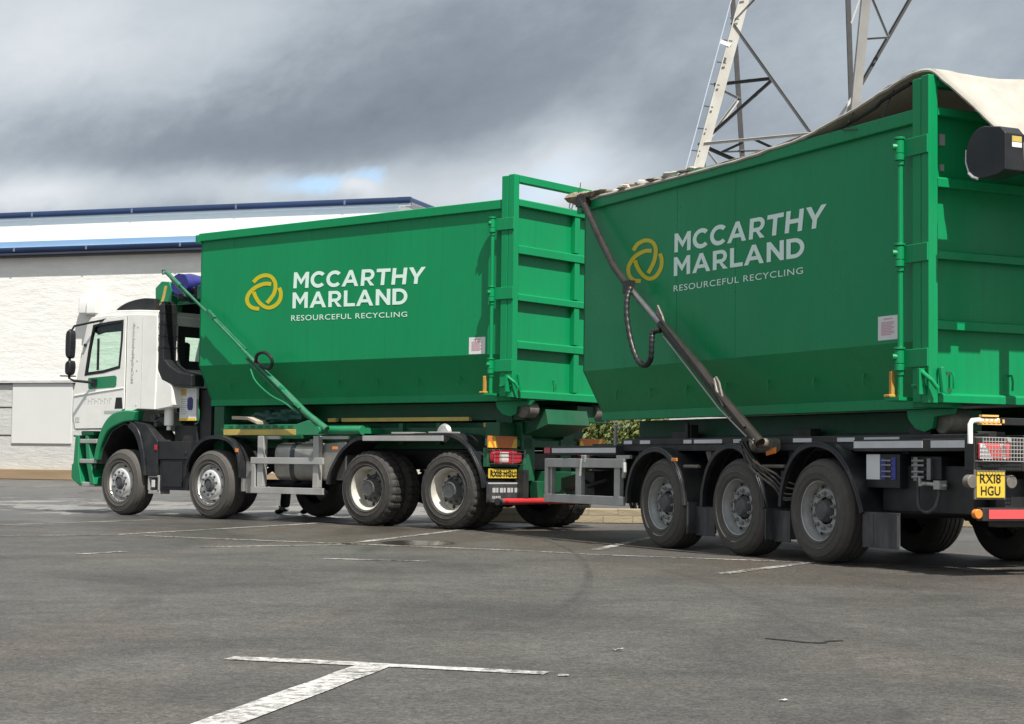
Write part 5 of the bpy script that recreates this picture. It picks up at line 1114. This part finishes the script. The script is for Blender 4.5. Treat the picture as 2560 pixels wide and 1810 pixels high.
b = MB(); b.box(2.56, 2.45, 1.262, 1.278, .92, .955); b.build('marker_lamp', 'lens_amber', tl, bevel=.005)
b = MB(); b.prism([(.90, .98), (.90, 1.025), (.74, 1.065), (.74, 1.005)], 1.19, 1.21); b.build('marker_lamp', 'lens_amber', tl, bevel=.005)
b = MB(); b.prism([(2.28, 1.10), (2.12, 1.10), (2.10, .86), (2.16, .86)], 1.02, 1.05); b.tube([(2.42, 1.2, .87), (2.12, 1.2, .87)], .018, 8); b.tube([(1.0, 1.18, .88), (.62, 1.18, .88)], .018, 8); b.box(2.34, 2.05, .9, 1.0, .5, .84); b.box(.95, .62, .9, 1.0, .5, .84); b.build('guard_stay', 'steel_dull', tl)
# valve box, lamp gear
b = MB(); b.box(-.58, -1.05, .80, 1.14, .70, 1.0); b.box(-1.15, -1.55, .85, 1.10, .78, .98); vb = b.build('valve_box', 'black', tl, bevel=.008)
b = MB(); b.box(-.59, -.78, 1.1402, 1.145, .775, .995); b.build('instruction_label', 'paper', vb)
b = MB(); b.box(-.795, -.86, 1.1402, 1.146, .775, .96); b.box(-.94, -1.0, 1.1402, 1.146, .775, .97); b.build('blue_label', mat('blue label', (.05, .06, .30), .45), vb)
b = MB()
for z in (.94, .90, .845, .80): b.cyl((-.82, 1.15, z), (-.95, 1.15, z), .010, 8); b.cyl((-1.20, 1.12, z), (-1.36, 1.12, z), .013, 8)
b.box(-1.22, -1.27, 1.10, 1.125, .77, .97); b.box(-1.40, -1.45, 1.10, 1.13, .78, .96); split_build(b, 'lever', 'steel', vb)
b = MB(); b.box(-1.52, -1.60, 1.08, 1.16, .70, .775); b.tube([(-1.30, 1.10, .75), (-1.52, 1.12, .74)], .018, 8); b.tube([(-1.60, 1.12, .735), (-1.64, 1.12, .735)], .014, 8); b.tube([(-1.30, 1.12, .80), (-1.30, 1.12, .73), (-1.38, 1.12, .75)], .016, 8); cp = b.build('air_coupling', 'alu', tl, bevel=.006)
b = MB(); b.tube([(-1.28, 1.12, .80), (-1.285, 1.13, .64), (-1.32, 1.14, .54), (-1.42, 1.14, .505), (-1.52, 1.14, .55), (-1.555, 1.13, .64), (-1.56, 1.12, .71)], .016, 8, smooth=6); b.tube([(-1.2, 1.0, .9), (-1.26, 1.1, .84), (-1.28, 1.12, .78)], .012, 6); b.build('air_hose', 'grey_plastic', cp)
b = MB(); b.box(-2.16, -2.08, -1.18, 1.18, .455, .565); b.box(-2.10, -1.9, .5, .6, .50, .95); b.box(-2.10, -1.9, -.5, -.6, .50, .95); b.box(-2.12, -1.85, .45, 1.0, .50, .56); um = b.build('underrun_bar', 'chassis', tl, bevel=.008)
b = MB(); b.box(-2.166, -2.1605, 1.12, .05, .475, .55); b.box(-2.166, -2.1605, -1.12, -.05, .475, .55); b.build('red_tape', 'red_ref', um)
b = MB()
for s_ in (1, -1): b.tube([(-2.18, s_ * 1.235, .515), (-2.13, s_ * 1.235, .515)], .040, 16)
split_build(b, 'end_outline_lamp', 'lens_amber', um, bevel=.006)
for s_ in (1, -1):
    b = MB(); b.box(-2.17, -2.145, s_ * .90, s_ * 1.22, .955, 1.085); la = b.build('tail_lamp', 'lens_red' if s_ < 0 else 'red_ref', tl, bevel=.008)
    b = MB(); b.prism([(s_ * 1.215, 1.08), (s_ * 1.175, 1.08), (s_ * 1.085, .96), (s_ * 1.215, .96)], -2.1735, -2.1705, 'x'); b.prism([(s_ * 1.01, 1.08), (s_ * .975, 1.08), (s_ * .95, .96), (s_ * .975, .96)], -2.1735, -2.1705, 'x'); b.build('clear_lens', 'white_ref', la)
    b = MB()
    for i in range(16): y = 1.235 - i * .032; b.tube([(-2.23, s_ * y, 1.13), (-2.23, s_ * y, .94)], .0035, 5)
    for i in range(7): z = 1.13 - i * .0315; b.tube([(-2.23, s_ * 1.235, z), (-2.23, s_ * .755, z)], .0035, 5)
    for y, z in ((1.235, 1.13), (1.235, .94), (.755, 1.13), (.755, .94)): b.tube([(-2.23, s_ * y, z), (-2.13, s_ * y, z)], .005, 5)
    b.tube([(-2.24, s_ * .97, 1.115), (-2.21, s_ * .97, 1.115)], .022, 12); b.build('lamp_guard', 'alu', la)
    b = MB(); b.tube([(-2.15, s_ * 1.27, .775), (-2.08, s_ * 1.27, .775)], .055, 16); b.tube([(-2.15, s_ * .865, .775), (-2.08, s_ * .865, .775)], .055, 16); split_build(b, 'round_lamp', 'steel_dull', tl, bevel=.006)
    b = MB(); b.tube([(-2.14, s_ * 1.29, 1.08), (-2.14, s_ * 1.29, 1.235), (-2.14, s_ * 1.27, 1.265), (-2.14, s_ * 1.20, 1.27), (-2.14, s_ * .3, 1.27)], .022, 10); b.build('lamp_rail', 'white', tl)
b = MB(); b.box(-2.18, -2.12, -1.0, 1.0, 1.235, 1.295); bar_ = b.build('light_bar', 'black', tl, bevel=.006)
b = MB()
for i in range(5): b.box(-2.186, -2.1805, 1.165 - i * .048, 1.185 - i * .048, 1.25, 1.28)
for i in range(5): b.box(-2.186, -2.1805, -1.165 + i * .048, -1.185 + i * .048, 1.25, 1.28)
b.box(-2.17, -2.13, 1.02, 1.19, 1.30, 1.315); b.box(-2.18, -2.12, 1.0, 1.2, 1.235, 1.246); split_build(b, 'amber_led', mat('amber led', (.85, .50, .15), .3), bar_)
b = MB(); b.box(-2.145, -2.125, .93, 1.25, .63, .87); ph = b.build('plate_holder', 'steel_dull', tl, bevel=.004)
b = MB(); b.box(-2.155, -2.146, .945, 1.235, .645, .858); pl = b.build('number_plate', 'plate_y', ph, bevel=.003)
lettering('RXI8', 'plate_lettering', lambda u, v: (-2.158, 1.205 - .215 * u, .762 + .075 * v), 'ink', pl, embolden=.012)
lettering('HGU', 'plate_lettering', lambda u, v: (-2.158, 1.195 - .20 * u, .664 + .075 * v), 'ink', pl, embolden=.012)
b = MB(); b.box(-2.155, -2.13, 1.0, 1.18, .885, .905); b.build('plate_lamp', 'black', tl)
# mast that carries the sheet roller at the rear
b = MB(); b.box(-2.19, -2.13, .36, .47, 1.06, 3.30); b.box(-2.19, -2.13, -.36, -.47, 1.06, 3.30); b.build('roller_mast', 'chassis', tl, bevel=.006)
# hydraulic sheeting arm
b = MB()
b.tube([(.80, 1.34, 1.10), (1.36, 1.40, 1.52), (1.76, 1.41, 1.83), (2.58, 1.40, 2.36)], .056, 14, rr=lambda i: (.95, 1.0, 1, .85)[i])
b.tube([(3.28, 1.39, 2.80), (3.66, 1.38, 3.08), (3.99, 1.37, 3.42), (4.52, 1.33, 3.94)], .040, 12)
b.tube([(.95, 1.42, 1.25), (1.4, 1.47, 1.62), (2.58, 1.45, 2.46)], .016, 8)
b.box(4.42, 4.62, 1.27, 1.36, 3.86, 3.98); b.box(3.22, 3.36, 1.35, 1.43, 2.74, 2.88)
am = b.build('sheeting_arm', 'steel_dark', tl)
b = MB(); b.tube([(2.54, 1.40, 2.33), (3.32, 1.39, 2.83)], .034, 12); b.build('piston_rod', 'steel', am)
b = MB(); b.tube([(1.00, 1.36, 1.16), (1.40, 1.42, 1.44), (2.50, 1.42, 2.23)], .011, 6); b.build('bright_pipe', 'steel', am)
b = MB()
P = spline([(3.20, 1.42, 2.80), (3.17, 1.48, 2.66), (3.13, 1.5, 2.46), (3.04, 1.5, 2.20), (2.90, 1.5, 2.0), (2.74, 1.5, 1.93), (2.62, 1.5, 1.99), (2.60, 1.5, 2.15), (2.61, 1.48, 2.27), (2.52, 1.44, 2.29)], 9)
b.tube(P, .032, 10, rr=lambda i: 1.0 if i % 3 else .80); b.build('hose_loop', 'black', am)
b = MB()
for k, (dy, dz) in enumerate(((0, 0), (.03, -.03), (.05, .03), (-.02, -.05), (.06, -.06))):
    b.tube([(1.06, 1.34 + dy, 1.12), (.98, 1.33 + dy, 1.0 + dz), (.86, 1.30 + dy, .88 + dz), (.68, 1.26, .77 + dz * 1.5), (.54, 1.22, .68 + dz * 2), (.40, 1.0, .66)], .011, 6, smooth=5)
b.build('hydraulic_hose', 'steel_dark', am)
b = MB(); b.prism([(2.62, 2.46), (2.60, 2.56), (2.50, 2.44), (2.46, 2.36)], 1.42, 1.44); b.prism([(1.46, 1.68), (1.42, 1.76), (1.36, 1.70), (1.30, 1.56), (1.38, 1.58)], 1.44, 1.46); b.tube([(1.44, 1.46, 1.74), (1.38, 1.47, 1.62), (1.28, 1.45, 1.46)], .014, 6); b.build('pipe_clip', 'steel_dull', am)
b = MB(); b.tube([(.80, 1.16, 1.07), (1.20, 1.16, 1.07)], .055, 14)
for i in range(9): b.tube([(.84 + i * .035, 1.16, 1.07), (.855 + i * .035, 1.16, 1.07)], .064, 14)
b.tube([(.86, 1.05, 1.10), (.86, 1.385, 1.10)], .05, 14); b.tube([(.86, 1.385, 1.10), (.86, 1.41, 1.10)], .03, 10)
for dx, dz in ((.04, .04), (-.03, .04), (0, -.04)): b.tube([(.86 + dx * .8, 1.38, 1.10 + dz * .8), (.86 + dx * .8, 1.405, 1.10 + dz * .8)], .011, 8)
b.build('arm_pivot', 'steel_dull', tl)

ct2 = empty('waste_container', LO, LA + pi / 2, 'green roll-off container under a cream canvas sheet on the trailer', 'skip container', 'roll-off waste containers')
dr2 = container(ct2, 'trailer', -1.62, 4.66, 1.392, 3.945, 4.19)
b = MB(); b.box(-1.6245, -1.6205, 1.045, 1.105, 1.52, 1.55)
for q, (z0, z1) in enumerate(((1.66, 1.69),)): b.box(-1.6245, -1.6205, 1.045, 1.105, z0, z1)
b.build('door_plate', 'green_dull', dr2)
lettering('5', 'door_number', lambda u, v: (-1.5235, 1.10 - .075 * u, 1.60 + .095 * v), 'green_dull', ct2, embolden=.02)
lettering('2', 'door_number', lambda u, v: (-1.5235, 1.10 - .075 * u, 1.515 + .075 * v), 'green_dull', ct2, embolden=.02)
b = MB(); b.box(-1.55, -1.515, 1.05, 1.11, 3.62, 3.72); b.box(-1.55, -1.515, 1.06, 1.10, 3.40, 3.46); b.build('door_lug', 'galv_grey', dr2, bevel=.004)

# ---- canvas sheet and its roller
tp = empty('canvas_sheet', LO, LA + pi / 2, 'cream canvas sheet drawn over the trailer container to a black roller', 'tarpaulin')
KX = [(4.86, 3.955), (4.2, 3.95), (3.0, 3.935), (1.6, 3.925), (.62, 3.95), (.20, 3.975), (-.2, 4.035), (-.62, 4.105), (-1.0, 4.185), (-1.30, 4.245), (-1.44, 4.262), (-1.60, 4.25), (-1.70, 4.15), (-1.83, 4.02), (-1.98, 3.86), (-2.11, 3.72), (-2.20, 3.62)]
KP = spl2(KX, 5)
b = MB(); rows = []
ny = 26
for i, (x, z) in enumerate(KP):
    row = []
    for j in range(ny + 1):
        t_ = j / ny; ex = 1.27
        if x < -1.5: ex = 1.27 - (-1.5 - x) * .42
        y = ex - (ex + 1.27) * t_
        sag = .0
        zz = z + (.03 if x > -1.1 else .010) * mnoise.noise(Vector((x * 1.3, y * 1.5, 4))) + .022 * mnoise.noise(Vector((x * 4, y * 3, 9))) + .012 * abs(mnoise.noise(Vector((x * 6 + y * 3, y * 5 - x * 2, 9))))
        if x > -1.3: zz -= .05 * (1 - (2 * t_ - 1) ** 2) * min(1, (x + 1.3) / 1.0) * (1 if x < 3 else .4)
        if x > .3: zz += .02 * abs(mnoise.noise(Vector((x * 2.6, y * .6, 2))))
        if t_ > .93 and x > -1.3: zz -= (t_ - .93) * 1.6
        xx = x + (.02 * mnoise.noise(Vector((y * 2.5, x, 0))) if x < -1.5 else 0)
        row.append(b.v((xx, y, zz)))
    rows.append(row)
for A, B in zip(rows, rows[1:]):
    for j in range(ny): b.face([A[j], A[j + 1], B[j + 1], B[j]])
o = b.build('sheet', 'tarp', tp, angle=60); so = o.modifiers.new('thick', 'SOLIDIFY'); so.thickness = .006
b = MB()
P = [Vector((x, 1.265 - (max(0, -1.5 - x)) * .42, z - .012 + .012 * mnoise.noise(Vector((x * 7, 0, 1))))) for x, z in KP]
b.tube(P, .017, 6, rr=lambda i: 1 + .5 * mnoise.noise(Vector((i * .7, 2, 2)))); b.build('hem', 'tarp', tp)
b = MB(); b.tube([(x, 1.245, z - .075 - .02 * (x > -.9)) for x, z in KP if -1.35 < x < .1], .016, 6); b.build('sheet_bow', 'black', tp)
b = MB(); b.tube([(-1.05, 1.2, 4.18), (-1.0, 1.24, 4.05), (-.93, 1.26, 3.90)], .006, 5); b.tube([(-.55, 1.25, 4.08), (-.50, 1.28, 3.98), (-.40, 1.28, 3.93), (-.62, 1.275, 3.90)], .006, 5); b.build('tie_cord', 'grey_plastic', tp)
b = MB()                                                             # gathered, torn front hem
for k in range(46):
    x = 4.84 - 2.9 * (k / 46) ** 1.3; y = random.uniform(.9, 1.27); L_ = random.uniform(.04, .16) * (1.3 if x > 4 else 1); hgt = random.uniform(.005, .05) * (1.25 if x > 3.6 else .8)
    b.mi = random.choice((0, 0, 1)); lumpy(b, (x, y, 3.955 + hgt * .5), (L_, .07, hgt), k * 1.37, 8, 5, .5)
b.mi = 0; lumpy(b, (4.80, 1.22, 4.00), (.15, .12, .075), 77, 12, 8, .6); lumpy(b, (4.55, 1.20, 3.99), (.24, .12, .055), 31, 12, 8, .6); lumpy(b, (4.30, 1.18, 3.99), (.22, .1, .045), 12, 12, 8, .6)
b.tube([(4.72, 1.27, 4.02), (4.70, 1.28, 4.08), (4.66, 1.28, 4.10), (4.65, 1.28, 4.16)], .006, 5); b.build('torn_hem', ['net', 'tarp'], tp)
b = MB(); b.tube([(4.95, 1.26, 3.96), (4.93, 1.28, 3.90), (4.86, 1.29, 3.86), (4.80, 1.3, 3.92)], .008, 5); b.build('tie_cord', 'white', tp)
b = MB(); DP = [(-2.20 + .215 * cos(a), 3.45 + .215 * sin(a)) for a in [pi / 2 - pi * i / 18 for i in range(19)]] + [(-2.38, 3.245), (-2.46, 3.27), (-2.46, 3.57), (-2.40, 3.63)]
b.prism(DP, 1.0, 1.20); b.prism(DP, -1.0, -1.20); b.prism([(-2.20, 3.30), (-2.44, 3.28), (-2.44, 3.60), (-2.2, 3.62)], -1.1, .86); b.box(-2.2, -2.40, .86, 1.0, 3.30, 3.34)
rh = b.build('roller_housing', 'black', tp, bevel=.01)
b = MB(); b.lathe([(.08, -1.15), (.14, -1.15), (.14, 1.15), (.08, 1.15)], 28, c=(-2.20, 0, 3.45)); b.build('rolled_sheet', 'tarp', rh)
b = MB(); b.box(-2.455, -2.47, .68, .92, 3.30, 3.57); b.build('motor_cover', 'hub', rh, bevel=.006)
b = MB(); b.box(-2.4605, -2.4635, 1.03, 1.13, 3.505, 3.55); b.build('yellow_label', 'yellow', rh)
b = MB(); b.box(-2.4605, -2.4635, 1.03, 1.13, 3.46, 3.50); b.build('white_label', 'paper', rh)
b = MB(); b.tube([(-2.03, 1.205, 3.30), (-2.08, 1.205, 3.26), (-2.14, 1.205, 3.24)], .012, 6); b.tube([(-1.99, 1.19, 3.50), (-1.985, 1.19, 3.40), (-2.02, 1.19, 3.31), (-2.10, 1.19, 3.255)], .012, 6); b.build('end_trim', 'galv_grey', rh)

# ---------------------------------------------------------------- person standing on the far side of the lorry
pr = empty('person', (TO[0], TO[1], 0), TA + pi / 2, 'person in black trousers and boots standing behind the lorry, seen under the chassis', 'person')
def skin_body(verts, edges, radii, name, m, parent, sub=2, root=0):
    me = bpy.data.meshes.new(name); me.from_pydata([Vector(v) for v in verts], edges, []); me.update()
    o = bpy.data.objects.new(name, me); COL.objects.link(o); o.parent = parent
    o.modifiers.new('skin', 'SKIN'); me.skin_vertices[0].data
    for i, r in enumerate(radii): me.skin_vertices[0].data[i].radius = (r, r) if not isinstance(r, tuple) else r
    me.skin_vertices[0].data[root].use_root = True
    s = o.modifiers.new('sub', 'SUBSURF'); s.levels = sub; s.render_levels = sub
    me.materials.append(MT[m]); return o
def add_skin_layer(me):
    bm = bmesh.new(); bm.from_mesh(me); bm.verts.layers.skin.verify(); bm.to_mesh(me); bm.free()
_old = skin_body
def skin_body(verts, edges, radii, name, m, parent, sub=2, root=0):
    me = bpy.data.meshes.new(name)
    bm = bmesh.new(); lay = bm.verts.layers.skin.verify()
    V = []
    for v, r in zip(verts, radii):
        k = bm.verts.new(v); k[lay].radius = (r, r) if not isinstance(r, tuple) else r; V.append(k)
    V[root][lay].use_root = True
    for a, c in edges: bm.edges.new((V[a], V[c]))
    bm.to_mesh(me); bm.free()
    o = bpy.data.objects.new(name, me); COL.objects.link(o); o.parent = parent
    o.modifiers.new('skin', 'SKIN').use_smooth_shade = True
    s = o.modifiers.new('sub', 'SUBSURF'); s.levels = sub; s.render_levels = sub
    me.materials.append(MT[m]); return o
px, py_ = 5.85, -1.55
def Q(x, y, z): return (px + x, py_ + y, z)
body_v = [Q(0, 0, .95), Q(.0, 0, 1.15), Q(.01, 0, 1.36), Q(.02, 0, 1.47), Q(.03, 0, 1.56), Q(.04, 0, 1.66), Q(.04, 0, 1.75),
          Q(.0, .19, 1.40), Q(-.02, .24, 1.14), Q(.12, .22, .98), Q(.0, -.19, 1.40), Q(-.04, -.24, 1.14), Q(.08, -.24, .96),
          Q(.02, .09, .86), Q(.10, .10, .50), Q(.13, .10, .10), Q(-.02, -.09, .86), Q(-.10, -.10, .50), Q(-.22, -.10, .10)]
body_e = [(0, 1), (1, 2), (2, 3), (3, 4), (4, 5), (5, 6), (2, 7), (7, 8), (8, 9), (2, 10), (10, 11), (11, 12), (0, 13), (13, 14), (14, 15), (0, 16), (16, 17), (17, 18)]
skin_body(body_v, body_e, [.12, .12, .125, .06, .055, .088, .07, .055, .042, .03, .055, .042, .03, .075, .055, .042, .075, .055, .042], 'body', 'skin', pr)
def leg_cloth():
    v = [Q(0, 0, .98), Q(.02, .095, .84), Q(.10, .105, .50), Q(.12, .105, .28), Q(.14, .105, .10), Q(-.02, -.095, .84), Q(-.10, -.105, .50), Q(-.16, -.105, .28), Q(-.21, -.105, .11)]
    return skin_body(v, [(0, 1), (1, 2), (2, 3), (3, 4), (0, 5), (5, 6), (6, 7), (7, 8)], [.155, .105, .092, .088, .088, .105, .092, .088, .088], 'trousers', 'cloth_black', pr)
leg_cloth()
skin_body([Q(0, 0, .98), Q(0, 0, 1.18), Q(.01, 0, 1.38), Q(.02, 0, 1.48), Q(.0, .20, 1.40), Q(-.02, .25, 1.14), Q(.10, .23, 1.0), Q(.0, -.20, 1.40), Q(-.04, -.25, 1.14), Q(.06, -.25, .99)],
          [(0, 1), (1, 2), (2, 3), (2, 4), (4, 5), (5, 6), (2, 7), (7, 8), (8, 9)], [.165, .16, .155, .075, .075, .058, .048, .075, .058, .048], 'jacket', 'cloth_hi', pr)
for (fx, fy, tip) in ((.14, .105, .23), (-.21, -.105, .20)):
    skin_body([Q(fx, fy, .13), Q(fx - .03, fy, .05), Q(fx + .10, fy, .042), Q(fx + tip - .02, fy, .034)], [(0, 1), (0, 2), (2, 3)], [.065, .058, (.058, .048), (.052, .038)], 'boot', 'leather', pr)
for s_ in (1, -1):
    hx = .12 if s_ > 0 else .08; hz = .98 if s_ > 0 else .96; y = s_ * .225
    vs = [Q(hx, y, hz), Q(hx + .05, y, hz - .06)]; es = [(0, 1)]; rs = [.028, .030]
    for k, (d, ln) in enumerate(((.026, .07), (.009, .08), (-.009, .075), (-.026, .06))):
        i = len(vs); vs += [Q(hx + .06 + d, y, hz - .085), Q(hx + .065 + d, y - s_ * .012, hz - .085 - ln * .5), Q(hx + .06 + d, y - s_ * .03, hz - .085 - ln)]; es += [(1, i), (i, i + 1), (i + 1, i + 2)]; rs += [.0095, .0088, .0078]
    i = len(vs); vs += [Q(hx + .085, y - s_ * .01, hz - .05), Q(hx + .095, y - s_ * .03, hz - .09)]; es += [(1, i), (i, i + 1)]; rs += [.011, .009]
    skin_body(vs, es, rs, 'hand', 'skin', pr)
b = MB(); lumpy(b, Q(.03, 0, 1.715), (.098, .085, .075), 5, 20, 12, .12); b.build('hair', 'seat', pr)
b = MB(); b.prism([(px + .118, 1.66), (px + .118, 1.635), (px + .150, 1.625), (px + .125, 1.615)], py_ - .014, py_ + .014); b.build('nose', 'skin', pr, bevel=.004)
b = MB()
for s_ in (1, -1): b.lathe([(.0, -.004), (.011, -.002), (.011, .002), (.0, .004)], 10, c=(px + .115, py_ + s_ * .032, 1.665))
b.box(px + .108, px + .122, py_ - .024, py_ + .024, 1.585, 1.592); b.build('face_features', 'leather', pr)
